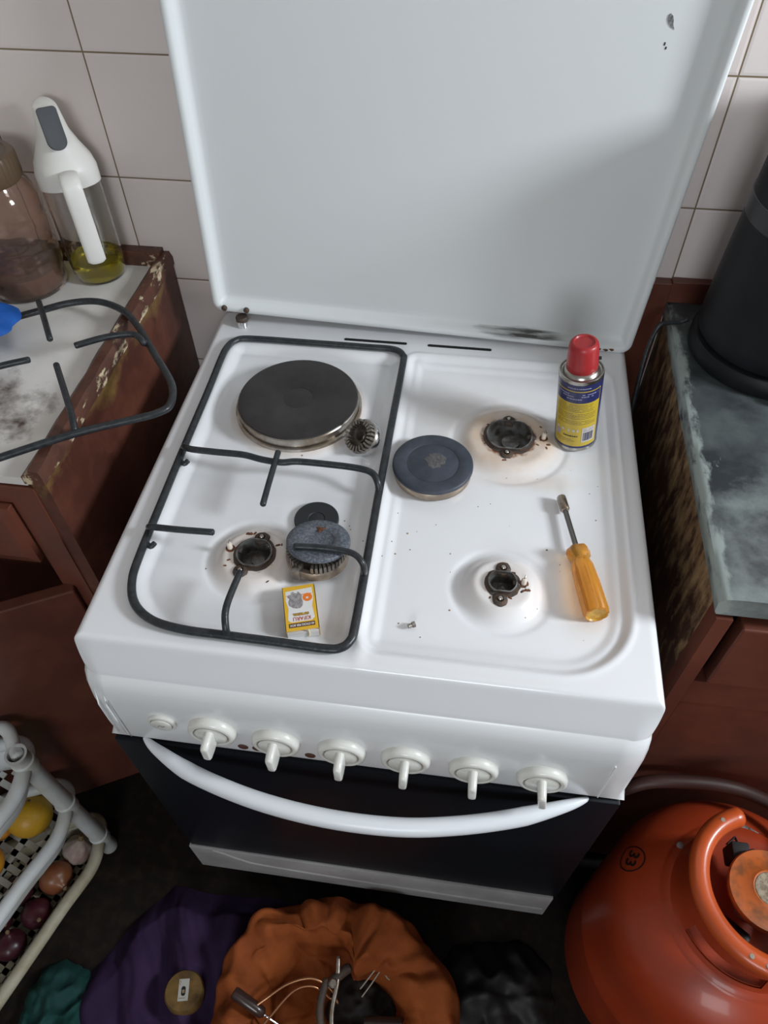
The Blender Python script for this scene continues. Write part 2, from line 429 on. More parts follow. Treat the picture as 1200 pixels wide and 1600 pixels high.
    mix_layer(m, (0.24, 0.09, 0.03), attr_mask('rust', 130, 0.22, 0.60, 0.9))
    return newobj('hob_top', me, m, ck, angle=60)
build_hob()
# a few crumbs of soot stuck on the enamel
def specks():
    bm = bmesh.new(); rnd = random.Random(3)
    P = [(0.0285, 0.203, .0012), (0.034, 0.18, .0008), (0.012, 0.188, .0009), (0.018, 0.172, .0011), (0.004, 0.165, .0008), (0.188, 0.199, .0013),
         (0.085, 0.105, .0011), (0.08, 0.18, .0009), (-0.047, 0.212, .001), (-0.04, 0.205, .0008), (-0.038, 0.2, .0008), (-0.02, 0.18, .0009), (-0.15, 0.10, .0012),
         (-0.108, 0.318, .0014), (-0.135, 0.312, .0010), (-0.118, 0.308, .0012), (0.033, 0.082, .0010), (-0.19, 0.125, .001), (0.06, 0.22, .0007), (0.245, 0.25, .0009)]
    for _ in range(26): P.append((rnd.uniform(-0.03, 0.26), rnd.uniform(0.06, 0.33), rnd.uniform(.0004, .0008)))
    for x, y, s in P:
        z = float(hob_z(np.array([x]), np.array([y]))[0])
        lathe(bm, [(0, 0), (s, 0.0001), (s*0.7, s*0.5), (0, s*0.6)], 7, (x, y, z))
    done('grime_specks', bm, M['grime'], ck)['kind'] = 'stuff'
specks()
def flecks():
    bm = bmesh.new(); rnd = random.Random(8)
    spots = [(-0.1500, 0.1720, 0.0030), (-0.1440, 0.1735, 0.0018), (-0.1140, 0.1600, 0.0022), (-0.1100, 0.1615, 0.0014), (-0.1640, 0.1330, 0.0016), (-0.1660, 0.1250, 0.0015), (-0.1150, 0.1120, 0.0015), (0.1890, 0.3620, 0.0026), (0.1870, 0.3560, 0.0018), (0.1760, 0.3600, 0.0016),
             (0.1860, 0.3840, 0.0018), (0.1800, 0.3930, 0.0015), (0.1350, 0.3280, 0.0022), (0.1600, 0.3480, 0.0014), (0.1120, 0.3900, 0.0013), (0.1650, 0.1320, 0.0026), (0.1600, 0.1300, 0.0020), (0.1500, 0.1530, 0.0018), (0.1470, 0.1200, 0.0018), (0.1260, 0.1180, 0.0014)]
    for x, y, r_ in spots:
        z = float(hob_z(np.array([x]), np.array([y]))[0]); ph = rnd.uniform(0, 6)
        lathe(bm, [(r_, 0), (r_*0.8, 0.0004), (0, 0.0005)], 12, (x, y, z), rfun=lambda a, z_: 1+0.45*math.sin(2*a+ph)+0.2*math.sin(5*a+ph*2))
    done('rust_flecks', bm, M['rust'], ck)['kind'] = 'stuff'
flecks()
# vent slots at the back of the hob
for x0, x1 in ((-0.104, -0.012), (0.018, 0.110)):
    bm = bmesh.new(); poly_prism(bm, rrect(x0, x1, 0.5405, 0.5455, 0.0024, 5), ZT-0.001, ZT+0.0006); done('vent_slot', bm, M['dark'], ck, smooth=False)

# burner cups
def cup(cx, cyy, ra, ztop, ears, flat, elec, seed):
    rnd = random.Random(seed); n = 56
    zt = ztop
    def outline(r, k):
        o = []
        for i in range(n):
            a = 2*PI*i/n; x = r*math.cos(a); y = r*math.sin(a)
            y = max(-flat*r, min(flat*r, y))
            jit = 1+k*(noise.noise(Vector((math.cos(a)*3, math.sin(a)*3, seed*7.1)))*0.05)
            o.append((cx+x*jit, cyy+y*jit))
        return o
    bm = bmesh.new()
    oo, om, oi = outline(ra+0.0045, 1), outline(ra+0.001, 0), outline(ra-0.0008, 0)
    loops = [[(x, y, zt-0.003) for x, y in oo], [(x, y, zt+0.0006) for x, y in oo], [(x, y, zt+0.0012) for x, y in om], [(x, y, zt+0.0045) for x, y in om],
             [(x, y, zt+0.0045) for x, y in oi]]
    loft(bm, loops, close_last=False)
    c = done('burner_cup', bm, M['cast'], ck)
    om2 = outline(ra+0.0008, 0)
    bm = bmesh.new(); bot = outline(ra*0.88, 0)
    loft(bm, [[(x, y, zt+0.0048) for x, y in om2], [(x, y, zt+0.0052) for x, y in oi], [(x, y, zt+0.0040) for x, y in oi], [(x, y, zt-0.0150) for x, y in bot]])
    lathe(bm, [(ra*0.42, 0), (ra*0.40, 0.003), (ra*0.16, 0.004), (0.0, 0.003)], 24, (cx+ra*0.1, cyy+ra*0.1, zt-0.0150))
    done('bowl', bm, M['castin'], c)
    for ang, rr in ears:
        ex, ey = cx+math.cos(ang)*rr, cyy+math.sin(ang)*rr
        bm = bmesh.new()
        lathe(bm, [(0.0088, -0.003), (0.0084, 0.001), (0.0066, 0.0026), (0.004, 0.003), (0.0038, 0.0016), (0, 0.0014)], 18, (ex, ey, zt),
              rfun=lambda a, z: 1+0.12*noise.noise(Vector((math.cos(a)*2, math.sin(a)*2, seed+ang))))
        e = done('screw_ear', bm, M['cast'], c)
        bm = bmesh.new(); lathe(bm, [(0.0026, 0), (0.0026, 0.0032), (0.0018, 0.0042), (0, 0.0044)], 12, (ex, ey, zt+0.001)); done('screw', bm, M['steel'], e)
    if elec:
        ex, ey = elec
        bm = bmesh.new(); lathe(bm, [(0.0030, -0.004), (0.0030, 0.007), (0.0022, 0.0095), (0.0008, 0.0098), (0, 0.0098)], 14, (ex, ey, zt)); el = done('igniter', bm, M['ceramic'], ck)
        bm = bmesh.new(); sweep(bm, [(ex, ey, zt+0.009), (ex, ey, zt+0.0125), (ex+0.001, ey+0.002, zt+0.013)], 0.0007, 8); done('spark_tip', bm, M['steel'], el)
        bm = bmesh.new(); lathe(bm, [(0.0055, 0), (0.0052, 0.0006), (0.0034, 0.0012), (0.0031, 0.0008)], 16, (ex, ey, zt),
                                rfun=lambda a, z: 1+0.35*noise.noise(Vector((math.cos(a)*2, math.sin(a)*2, seed+3)))); done('rusty_ring', bm, M['rust'], ck)
        bm = bmesh.new(); sweep(bm, [(ex+(cx-ex)*0.25, ey+(cyy-ey)*0.25, zt+0.001), (cx+(ex-cx)*0.55, cyy+(ey-cyy)*0.55, zt+0.001)], 0.0038, 10, ell=(1, 0.7)); done('bracket', bm, M['cast'], c)
def dz_of(i): return ZT-0.0085+DOMES[i][4] if i == 0 else ZT-0.009+DOMES[i][4]
cup(-0.1370, 0.1440, 0.0195, dz_of(0), [(1.45, 0.0235), (-1.95, 0.0265)], 0.94, (-0.1665, 0.1490), 1)
cup(0.1400, 0.3700, 0.0285, dz_of(1), [(1.62, 0.0300), (-1.65, 0.0310)], 0.88, (0.1835, 0.3720), 2)
cup(0.1385, 0.1375, 0.0150, dz_of(2), [(1.55, 0.0190), (-1.65, 0.0215)], 0.84, (0.1610, 0.1400), 3)

# hotplate
bm = bmesh.new(); lathe(bm, [(0.084, ZT-0.0040), (0.0838, ZT+0.001), (0.0815, ZT+0.0018), (0.0805, ZT+0.0018)], 72, (HP[0], HP[1], 0))
hp = done('hotplate', bm, M['steel'], ck)
bm = bmesh.new(); lathe(bm, [(0.0800, 0), (0.0806, 0.006), (0.0802, 0.0125), (0.0790, 0.0137)], 72, (HP[0], HP[1], ZT)); done('steel_band', bm, M['steel'], hp)
bm = bmesh.new(); lathe(bm, [(0.0792, 0.0134), (0.0782, 0.0148), (0.0760, 0.0152), (0.0205, 0.0150), (0.0195, 0.0143), (0.0183, 0.0146), (0.0, 0.0146)], 72, (HP[0], HP[1], ZT)); done('cast_plate', bm, M['plate'], hp)

# control panel
bm = bmesh.new()
prof = [(0.0030, 0.8040), (-0.0030, 0.7980), (-0.0080, 0.7850), (-0.0110, 0.7650), (-0.0120, 0.7300), (-0.0125, 0.6800), (-0.0100, 0.6710), (0.012, 0.6680), (0.2, 0.6680), (0.2, 0.804)]
xs = [-0.3005, -0.2985, -0.292, -0.276, -0.2745, -0.273, 0.267, 0.2685, 0.271, 0.290, 0.2970, 0.2990]
grid = []
for x in xs:
    e = abs(x)
    dy = {-0.3005: 0.020, -0.2985: 0.010, -0.292: 0.003, 0.2990: 0.020, 0.2970: 0.010, 0.290: 0.003}.get(x, 0)
    row = []
    for k, (y, z) in enumerate(prof):
        g_ = 0
        row.append(bm.verts.new((x, y+(dy if k < 6 else 0)+g_, z)))
    grid.append(row)
for a, c_ in zip(grid[:-1], grid[1:]):
    for k in range(len(prof)-1): bm.faces.new((a[k], a[k+1], c_[k+1], c_[k]))
bm.faces.new(grid[0]); bm.faces.new(list(reversed(grid[-1])))
cpn = done('control_panel', bm, M['enamel'], ck, angle=50)
for (xa, xb) in ((-0.2915, -0.2825), (-0.2815, -0.2745)):
    bm = bmesh.new(); sweep(bm, [((xa+xb)/2, -0.0065, 0.782), ((xa+xb)/2, -0.0105, 0.76), ((xa+xb)/2, -0.0105, 0.72), ((xa+xb)/2, -0.0105, 0.685)], [0.0006, 0.0026, 0.0030, 0.002], 12, ell=(1.3, 0.45)); done('corner_flute', bm, M['enamel'], cpn)
bm = bmesh.new(); box(bm, -0.2739, -0.2731, -0.0130, -0.009, 0.676, 0.768); done('panel_seam', bm, mat('seam_grey', (0.33, 0.33, 0.33), 0.5), cpn)
bm = bmesh.new(); box(bm, 0.2680, 0.2690, -0.0130, -0.009, 0.676, 0.765); done('panel_seam', bm, mat('seam_light', (0.85, 0.85, 0.85), 0.5), cpn)
RX = Matrix.Rotation(PI/2, 4, 'X')      # lathe axis +Z -> -Y
def knob(x, z, rot, tint):
    root = bpy.data.objects.new('knob', None)
    bm = bmesh.new()
    lathe(bm, [(0.0272, -0.002), (0.0275, 0.003), (0.0262, 0.0068), (0.0232, 0.0086), (0.0205, 0.0080), (0.0198, 0.0046), (0.0, 0.0044)], 48, mtx=RX)
    k = done('knob', bm, M['knob'], ck, angle=50); k.location = (x, -0.0130, z)
    bm = bmesh.new(); lathe(bm, [(0.0198, 0.0044), (0.0193, 0.0052), (0.0185, 0.0050)], 40, mtx=RX); done('grime_ring', bm, M['grime'], k)
    bm = bmesh.new(); lathe(bm, [(0.0184, 0.003), (0.0184, 0.0078), (0.0165, 0.0090), (0.0, 0.0095)], 40, mtx=RX); done('dial', bm, M['knob'], k)
    bm = bmesh.new()
    pts = rrect(-0.0050, 0.0050, -0.0190, 0.0160, 0.0047, 6)
    loops = []
    for d, s in ((0.007, 1.0), (0.020, 0.96), (0.0265, 0.90), (0.029, 0.78), (0.0298, 0.55)):
        loops.append([RX @ Vector((p[0]*s, p[1]*(0.9*s+0.1), d)) for p in pts])
    loft(bm, loops); g_ = done('grip', bm, M['knob'], k, angle=50); g_.rotation_euler = (0, rot, 0)
    bpy.data.objects.remove(root)
    return k
KX = [(-0.1635, 0.7290), (-0.0925, 0.7200), (-0.0180, 0.7180), (0.0530, 0.7190), (0.1275, 0.7160), (0.2015, 0.7150)]
for i, (x, z) in enumerate(KX): knob(x, z, (0.03, -0.02, 0, 0.02, -0.06, -0.14)[i], 0)
bm = bmesh.new(); lathe(bm, [(0.0165, -0.002), (0.0165, 0.0024), (0.0150, 0.0036), (0.0130, 0.0034), (0.0126, 0.0022)], 36, mtx=RX)
bt = done('ignition_button', bm, M['knob'], ck, angle=50); bt.location = (-0.2215, -0.0125, 0.7310)
bm = bmesh.new(); lathe(bm, [(0.0122, 0.001), (0.0122, 0.0044), (0.0105, 0.0054), (0, 0.0050)], 32, mtx=RX); done('button_face', bm, M['knob'], bt)
bm = bmesh.new(); lathe(bm, [(0.0128, 0.0024), (0.0125, 0.0030), (0.0121, 0.0026)], 32, mtx=RX); done('grime_ring', bm, M['grime'], bt)
bm = bmesh.new(); sweep(bm, smooth_path([(-0.004, -0.0056, -0.002), (-0.0015, -0.0056, 0.0015), (0.0015, -0.0056, -0.001), (0.0045, -0.0056, 0.002)], 4), 0.0005, 6); done('spark_symbol', bm, mat('grey_print', (0.3, 0.3, 0.28), 0.6), bt)
for x in (-0.1355, -0.1185, -0.0566):
    bm = bmesh.new(); lathe(bm, [(0.0062, -0.001), (0.0062, 0.0008), (0.0050, 0.0014), (0, 0.0016)], 24, mtx=RX)
    l = done('indicator_lens', bm, M['brownlens'], ck); l.location = (x, -0.0122, 0.6890)

# oven door, handle, body, drawer
bm = bmesh.new(); box(bm, -0.297, 0.297, 0.034, 0.590, 0.03, 0.802, 0.004); done('carcass', bm, M['body'], ck)
bm = bmesh.new(); box(bm, -0.298, 0.296, -0.0145, 0.034, 0.236, 0.666, 0.002); od = done('oven_door', bm, M['glass_dark'], ck)
bm = bmesh.new()
HZ = 0.664
hp_pts = [(-0.260, -0.010, HZ+0.006), (-0.240, -0.022, HZ+0.003), (-0.190, -0.043, HZ), (-0.112, -0.062, HZ), (-0.03, -0.071, HZ), (0.05, -0.070, HZ), (0.115, -0.060, HZ), (0.180, -0.043, HZ), (0.236, -0.022, HZ), (0.2600, -0.011, HZ)]
sp_ = smooth_path(hp_pts, 6); n_ = len(sp_)
rad = [0.0102*(0.25+0.75*min(1, min(i, n_-1-i)/11)) for i in range(n_)]
sweep(bm, sp_, rad, 16, ell=(1.0, 1.15)); done('handle', bm, M['plastic'], od, angle=60)
# the drawer front sits low and slightly proud
bm = bmesh.new(); box(bm, -0.302, 0.292, -0.0170, -0.009, 0.120, 0.231, 0.001)
dr_ = done('drawer_front', bm, M['drawer'], ck)
bm = bmesh.new(); sweep(bm, smooth_path([(-0.262, -0.0170, 0.229), (-0.245, -0.0170, 0.218), (-0.22, -0.0170, 0.196), (-0.18, -0.0170, 0.180), (0.0, -0.0170, 0.168), (0.285, -0.0170, 0.160)], 6), 0.0022, 8); done('pressed_line', bm, M['drawer'], dr_)

# lid
lid = bpy.data.objects.new('lid', None)
bm = bmesh.new()
LW, LH = 0.303, 0.545
def lid_loop(inset, depth, rad):
    return [(x, -depth, z) for x, z in rrect(-LW+inset, LW-inset, inset, LH-inset, max(rad-inset, 0.003), 6)]
loft(bm, [lid_loop(0.004, -0.006, 0.016), lid_loop(0.0, -0.004, 0.016), lid_loop(0.0, 0.012, 0.016), lid_loop(0.0012, 0.0145, 0.016), lid_loop(0.003, 0.0155, 0.016), lid_loop(0.007, 0.0152, 0.016),
          lid_loop(0.010, 0.0130, 0.017), lid_loop(0.0125, 0.0060, 0.018), lid_loop(0.015, 0.0015, 0.020), lid_loop(0.019, 0.0, 0.022), lid_loop(0.026, 0.0, 0.028), lid_loop(0.036, 0.0, 0.036)], close_last=True, close_first=True)
me = bpy.data.meshes.new('lid')
m = M['lid']
def scorch(nt):
    tc = nt.nodes.new('ShaderNodeTexCoord'); s = nt.nodes.new('ShaderNodeSeparateXYZ'); nt.links.new(tc.outputs['Object'], s.inputs[0])
    def mth(op, a, bv=None, av=None):
        n = nt.nodes.new('ShaderNodeMath'); n.operation = op
        if a is not None: nt.links.new(a, n.inputs[0])
        if av is not None: n.inputs[0].default_value = av
        if bv is not None:
            if isinstance(bv, (int, float)): n.inputs[1].default_value = bv
            else: nt.links.new(bv, n.inputs[1])
        return n.outputs[0]
    gx = mth('POWER', mth('DIVIDE', mth('SUBTRACT', s.outputs[0], 0.150), 0.09), 2.0)
    gz = mth('POWER', mth('DIVIDE', mth('SUBTRACT', s.outputs[2], 0.0125), 0.008), 2.0)
    e = mth('POWER', None, mth('MULTIPLY', mth('ADD', gx, gz), -1.0), 2.718)
    n = nt.nodes.new('ShaderNodeTexNoise'); n.inputs['Scale'].default_value = 30; n.inputs['Detail'].default_value = 8
    mp = nt.nodes.new('ShaderNodeMapping'); mp.inputs['Scale'].default_value = (0.5, 1, 9); nt.links.new(tc.outputs['Object'], mp.inputs[0]); nt.links.new(mp.outputs[0], n.inputs['Vector'])
    q_ = mth('MULTIPLY', e, n.outputs['Fac'])
    mr = nt.nodes.new('ShaderNodeMapRange'); mr.inputs['From Min'].default_value = 0.27; mr.inputs['From Max'].default_value = 0.52; nt.links.new(q_, mr.inputs['Value'])
    return mr.outputs[0]
mix_layer(m, (0.07, 0.07, 0.065), scorch)
lido = done('lid', bm, m, ck, angle=40)
bpy.data.objects.remove(lid)
lido.location = (0.0015, 0.572, 0.8610); lido.rotation_euler = (0, math.radians(2.3), 0)
# chip in the enamel of the lid
bm = bmesh.new()
pts = [(0, 0.0095), (0.0022, 0.007), (0.003, 0.003), (0.0028, -0.001), (0.0042, -0.006), (0.0030, -0.0045), (0.001, -0.0035), (-0.0018, 0.0005), (-0.003, 0.005), (-0.002, 0.0085)]
poly_prism(bm, pts, 0.0, 0.0004, Matrix.Translation((0.233, -0.0002, 0.40)) @ Matrix.Rotation(PI/2, 4, 'X') @ Matrix.Rotation(0.25, 4, 'Z'))
done('enamel_chip', bm, mat('chip_grey', (0.09, 0.09, 0.09), 0.6, col2=(0.25, 0.25, 0.25), scale=400), lido, smooth=False)
bm = bmesh.new(); box(bm, 0.2323, 0.2337, -0.0004, 0, 0.3805, 0.3835); box(bm, 0.2345, 0.2360, -0.0004, 0, 0.3770, 0.3795); done('enamel_chip', bm, M['dark'], lido, smooth=False)
for x, z in ((0.258, 0.0055), (0.276, 0.0065), (0.268, 0.0050)):
    bm = bmesh.new(); poly_prism(bm, [(-0.004, 0), (-0.001, 0.0014), (0.003, 0.001), (0.004, -0.001), (0.001, -0.003), (-0.002, -0.001)], 0, 0.0003,
        Matrix.Translation((x, -0.0155, z)) @ Matrix.Rotation(PI/2, 4, 'X')); done('enamel_chip', bm, M['rust'], lido, smooth=False)
# hinge and its two screws
bm = bmesh.new(); lathe(bm, [(0.0075, -0.004), (0.0075, 0.010), (0.0070, 0.0115), (0.0, 0.0115)], 24, (-0.2600, 0.5560, ZT)); hg = done('hinge', bm, M['chrome'], ck)
bm = bmesh.new(); lathe(bm, [(0.0092, 0.0095), (0.0092, 0.0150), (0.0080, 0.0165), (0.0, 0.0165)], 24, (-0.2600, 0.5580, ZT)); done('hinge_cap', bm, M['cast'], hg)
for x in (-0.285, -0.252):
    bm = bmesh.new(); lathe(bm, [(0.0042, 0), (0.0042, 0.003), (0.0025, 0.0045), (0, 0.0045)], 14, mtx=RX); s_ = done('lid_screw', bm, M['cast'], lido); s_.location = (x, -0.0152, 0.008)

# ------------------------------------------------------------------ pan support on the hob
GZ = 0.8560
ps = empty('pan_support', (-0.14, 0.28, 0.85), 'black enamelled wire pan support lying over the left half of the hob', 'pan support')
def rel(pts, o): return [(Vector(p)-o.location) for p in pts]
fr = [(-0.268, 0.470, GZ), (-0.2665, 0.40, GZ), (-0.2655, 0.287, GZ), (-0.2640, 0.20, GZ), (-0.2625, 0.125, GZ), (-0.2590, 0.090, GZ), (-0.2460, 0.062, GZ), (-0.2210, 0.0445, GZ), (-0.1850, 0.0375, GZ), (-0.1374, 0.0365, GZ),
      (-0.0806, 0.0355, GZ), (-0.035, 0.0345, GZ), (-0.0200, 0.0375, GZ), (-0.0120, 0.047, GZ), (-0.0100, 0.065, GZ), (-0.0105, 0.16, GZ), (-0.0115, 0.268, GZ), (-0.0115, 0.38, GZ), (-0.0115, 0.490, GZ), (-0.0135, 0.508, GZ),
      (-0.0280, 0.5205, GZ), (-0.07, 0.5215, GZ), (-0.16, 0.5215, GZ), (-0.240, 0.5205, GZ), (-0.2590, 0.513, GZ), (-0.2665, 0.497, GZ)]
rod('frame', rel(fr, ps), 0.0046, M['iron'], ps, closed=True, n=5, ell=(1.05, 0.95))
rod('prong', rel([(-0.2655, 0.291, GZ), (-0.2590, 0.283, 0.868), (-0.247, 0.2755, 0.8725), (-0.215, 0.2745, 0.8725), (-0.1813, 0.2741, 0.8725), (-0.156, 0.2690, 0.8725), (-0.1319, 0.2672, 0.8725), (-0.1137, 0.2710, 0.8725), (-0.08, 0.2712, 0.8725), (-0.042, 0.2695, 0.8725), (-0.0220, 0.265, 0.8715), (-0.0135, 0.2555, 0.866), (-0.0115, 0.250, GZ)], ps), 0.0042, M['iron'], ps)
rod('prong', rel([(-0.1390, 0.2810, 0.8755), (-0.1385, 0.26, 0.8760), (-0.1380, 0.23, 0.8760), (-0.1372, 0.1970, 0.8755)], ps), 0.0038, M['iron'], ps)
rod('prong', rel([(-0.2640, 0.162, GZ), (-0.2600, 0.1555, 0.867), (-0.2500, 0.1508, 0.8735), (-0.22, 0.1502, 0.8745), (-0.1827, 0.1514, 0.8745)], ps), 0.0038, M['iron'], ps)
rod('prong', rel([(-0.1374, 0.0365, GZ), (-0.1385, 0.040, 0.866), (-0.1410, 0.052, 0.8735), (-0.1415, 0.070, 0.8745), (-0.1388, 0.1030, 0.8745)], ps), 0.0038, M['iron'], ps)
rod('prong', rel([(-0.0105, 0.130, GZ), (-0.0095, 0.125, 0.868), (-0.0110, 0.127, 0.879), (-0.0200, 0.1335, 0.8845), (-0.0350, 0.1365, 0.8855), (-0.0600, 0.1370, 0.8860), (-0.0859, 0.1355, 0.8860)], ps), 0.0036, M['iron'], ps)
for (x, y) in ((-0.2560, 0.272), (-0.2540, 0.143)):
    rod('stop_lug', rel([(x-0.007, y-0.002, GZ), (x-0.001, y-0.006, GZ-0.001), (x+0.003, y-0.002, GZ+0.001)], ps), 0.0032, M['iron'], ps, n=4)

# second pan support on the left worktop
g2 = empty('pan_support', (-0.42, 0.33, 0.91), 'black wire pan support lying on the left worktop with one end over its edge', 'pan support')
o2 = [(-0.70, 0.02, 0.924), (-0.58, 0.09, 0.929), (-0.4443, 0.1647, 0.9329), (-0.4214, 0.1793, 0.9339), (-0.3531, 0.2265, 0.934), (-0.2954, 0.2568, 0.934), (-0.2720, 0.2705, 0.934), (-0.2625, 0.2864, 0.934), (-0.2726, 0.3219, 0.934), (-0.3127, 0.3755, 0.934), (-0.3562, 0.4310, 0.934), (-0.3887, 0.4610, 0.934),
      (-0.4277, 0.4755, 0.9336), (-0.4655, 0.4698, 0.932), (-0.5011, 0.4497, 0.9304), (-0.5471, 0.4227, 0.9283), (-0.65, 0.36, 0.925), (-0.74, 0.30, 0.923), (-0.775, 0.25, 0.923), (-0.76, 0.18, 0.923), (-0.735, 0.08, 0.923), (-0.72, 0.035, 0.923)]
rod('frame', rel(o2, g2), 0.0046, M['iron'], g2, closed=True, n=5)
rod('prong', rel([(-0.5015, 0.457, 0.9400), (-0.4779, 0.4221, 0.9424), (-0.4478, 0.3759, 0.9437)], g2), 0.0039, M['iron'], g2)
rod('prong', rel([(-0.409, 0.3658, 0.945), (-0.3779, 0.3866, 0.945), (-0.3479, 0.3968, 0.945), (-0.3360, 0.3930, 0.943), (-0.3310, 0.3900, 0.9380), (-0.3300, 0.3960, 0.934)], g2), 0.0042, M['iron'], g2)
rod('prong', rel([(-0.4172, 0.327, 0.945), (-0.3775, 0.2674, 0.945), (-0.3620, 0.2430, 0.943), (-0.3560, 0.2300, 0.935)], g2), 0.0039, M['iron'], g2)
rod('prong', rel([(-0.60, 0.250, 0.9370), (-0.53, 0.2950, 0.9400), (-0.4878, 0.3198, 0.9419), (-0.4567, 0.3342, 0.9433)], g2), 0.0042, M['iron'], g2)
for (x, y) in ((-0.74, 0.29), (-0.715, 0.08)):
    rod('foot', rel([(x, y, 0.924), (x+0.003, y-0.003, 0.916), (x+0.004, y-0.003, 0.9125)], g2), 0.0035, M['iron'], g2, n=3)

# ------------------------------------------------------------------ burner pieces lying on the hob
def teeth(bm, n, r0, r1, z0, z1, wfrac=0.55, skip=()):
    for i in range(n):
        if i in skip: continue
        a0 = 2*PI*i/n; a1 = a0+2*PI/n*wfrac
        p = [(r0*math.cos(a0), r0*math.sin(a0)), (r1*math.cos(a0), r1*math.sin(a0)), (r1*math.cos(a1), r1*math.sin(a1)), (r0*math.cos(a1), r0*math.sin(a1))]
        poly_prism(bm, p, z0, z1)
# medium burner crown with its speckled cap
mb = empty('gas_burner', (-0.0665, 0.1500, 0.8462), 'medium loose gas burner with speckled blue-grey cap, under a pan support prong', 'burner', rot=(math.radians(-5), 0, 0))
bm = bmesh.new(); lathe(bm, [(0.0, 0.0), (0.0300, 0.0), (0.0345, 0.003), (0.0350, 0.011), (0.0335, 0.0135), (0.029, 0.0140), (0.029, 0.010), (0.0, 0.010)], 64); done('crown_base', bm, M['brass'], mb, angle=50)
bm = bmesh.new(); teeth(bm, 44, 0.0275, 0.0338, 0.012, 0.0225, 0.62, skip=(31, 32)); done('flame_teeth', bm, M['alu'], mb, smooth=False)
bm = bmesh.new(); box(bm, -0.0215, -0.0125, -0.0365, -0.0280, 0.004, 0.0185, 0.001); done('locating_lug', bm, M['alu'], mb)
bm = bmesh.new(); lathe(bm, [(0.0, 0.0), (0.0340, 0.0), (0.0352, 0.0015), (0.0350, 0.0042), (0.0335, 0.0056), (0.0180, 0.0056), (0.0172, 0.0050), (0.0160, 0.0042), (0.0, 0.0040)], 64)
cp_ = done('cap', bm, M['capspeck'], mb, angle=50); cp_.location = (0.0020, 0.0015, 0.0228); cp_.rotation_euler = (-0.13, 0.02, 0); cp_.location.z += 0.0025
bm = bmesh.new(); lathe(bm, [(0, 0.0058), (0.0045, 0.0057), (0.003, 0.0062), (0, 0.0063)], 14, (-0.0010, 0.0175, 0), rfun=lambda a, z: 1+0.4*math.sin(3*a)); done('rust_spot', bm, M['rust'], cp_)
# small flat cap
c_ = tag(done('burner_disc', lathe(bmesh.new(), [(0.0, 0.0), (0.0245, 0.0), (0.0262, 0.0012), (0.0262, 0.0036), (0.0250, 0.0048), (0.0100, 0.0046), (0.0090, 0.0038), (0.0075, 0.0044), (0.0, 0.0044)], 56), M['capblack']),
         'small flat matt black burner cap half under the speckled burner', 'burner disc')
c_.location = (-0.0795, 0.2075, 0.8422)
# large cap on its crown
lb = empty('gas_burner', (0.0480, 0.3005, 0.8416), 'large loose gas burner with broad blue-black cap in the middle of the hob', 'burner')
bm = bmesh.new(); lathe(bm, [(0.0, 0.0), (0.0445, 0.0), (0.0475, 0.003), (0.0480, 0.0120), (0.0460, 0.0140), (0, 0.0140)], 72); done('crown_base', bm, M['brass'], lb, angle=50)
bm = bmesh.new(); lathe(bm, [(0.0, 0.0), (0.0480, 0.0), (0.0495, 0.0015), (0.0492, 0.0042), (0.0470, 0.0058), (0.0330, 0.0058), (0.0318, 0.0048), (0.0304, 0.0054), (0.0, 0.0050)], 72)
cp_ = done('cap', bm, M['cap'], lb, angle=50); cp_.location = (0, 0, 0.0142)
bm = bmesh.new(); lathe(bm, [(0.0125, 0.0053), (0.011, 0.0057), (0.0, 0.0058)], 40, (0.002, 0.004, 0), rfun=lambda a, z: 1+0.35*noise.noise(Vector((math.cos(a)*2.5, math.sin(a)*2.5, 0.3)))); done('worn_patch', bm, M['capworn'], cp_)
# small crown tipped on its side
sc = empty('gas_burner', (-0.0400, 0.3390, 0.8540), 'small bare toothed gas burner tipped on its side by the hotplate', 'burner', rot=(math.radians(22), math.radians(-38), math.radians(10)))
bm = bmesh.new(); lathe(bm, [(0.006, 0.004), (0.006, -0.001), (0.0150, -0.001), (0.0172, 0.0015), (0.0172, 0.0070), (0.0160, 0.0085), (0.0135, 0.0085), (0.0125, 0.004), (0.006, 0.004)], 48); done('crown_base', bm, M['alu'], sc, angle=50)
bm = bmesh.new(); lathe(bm, [(0.0176, 0.0015), (0.0178, 0.0060), (0.0171, 0.0072)], 48); done('steel_band', bm, M['chrome'], sc, angle=50)
bm = bmesh.new(); teeth(bm, 24, 0.0110, 0.0160, 0.008, 0.0145, 0.55, skip=(3,)); done('flame_teeth', bm, M['alu'], sc, smooth=False)
sc.scale = (1.32,)*3
bm = bmesh.new(); lathe(bm, [(0.0045, 0.0100), (0.0058, 0.0095), (0.0058, 0.0), (0.0045, 0.0), (0.0045, 0.0100)], 24); done('centre_tube', bm, M['cast'], sc)

# ------------------------------------------------------------------ matchbox
MT = {}
MT['yellow'] = mat('match_yellow', (0.74, 0.43, 0.03), 0.5)
MT['white'] = mat('match_white', (0.74, 0.72, 0.70), 0.55)
MT['brown'] = mat('match_brown', (0.09, 0.035, 0.02), 0.55)
MT['red'] = mat('match_red', (0.42, 0.06, 0.04), 0.5)
MT['orange'] = mat('match_orange', (0.80, 0.20, 0.03), 0.5)
MT['greyp'] = mat('match_grey', (0.36, 0.34, 0.34), 0.6, col2=(0.22, 0.2, 0.2), scale=300)
mx_ang = math.atan2(0.1059-0.0961, -0.0616+0.0934)
mbx = empty('matchbox', (-0.0705, 0.0790, 0.8420), 'yellow and white matchbox with grey rhino picture lying on the front left of the hob', 'matchbox', rot=(0, 0, PI+0.30))
W2, L2, H2 = 0.0172, 0.0275, 0.0145   # local: +y is the reader's up
bm = bmesh.new()
t_ = 0.0006
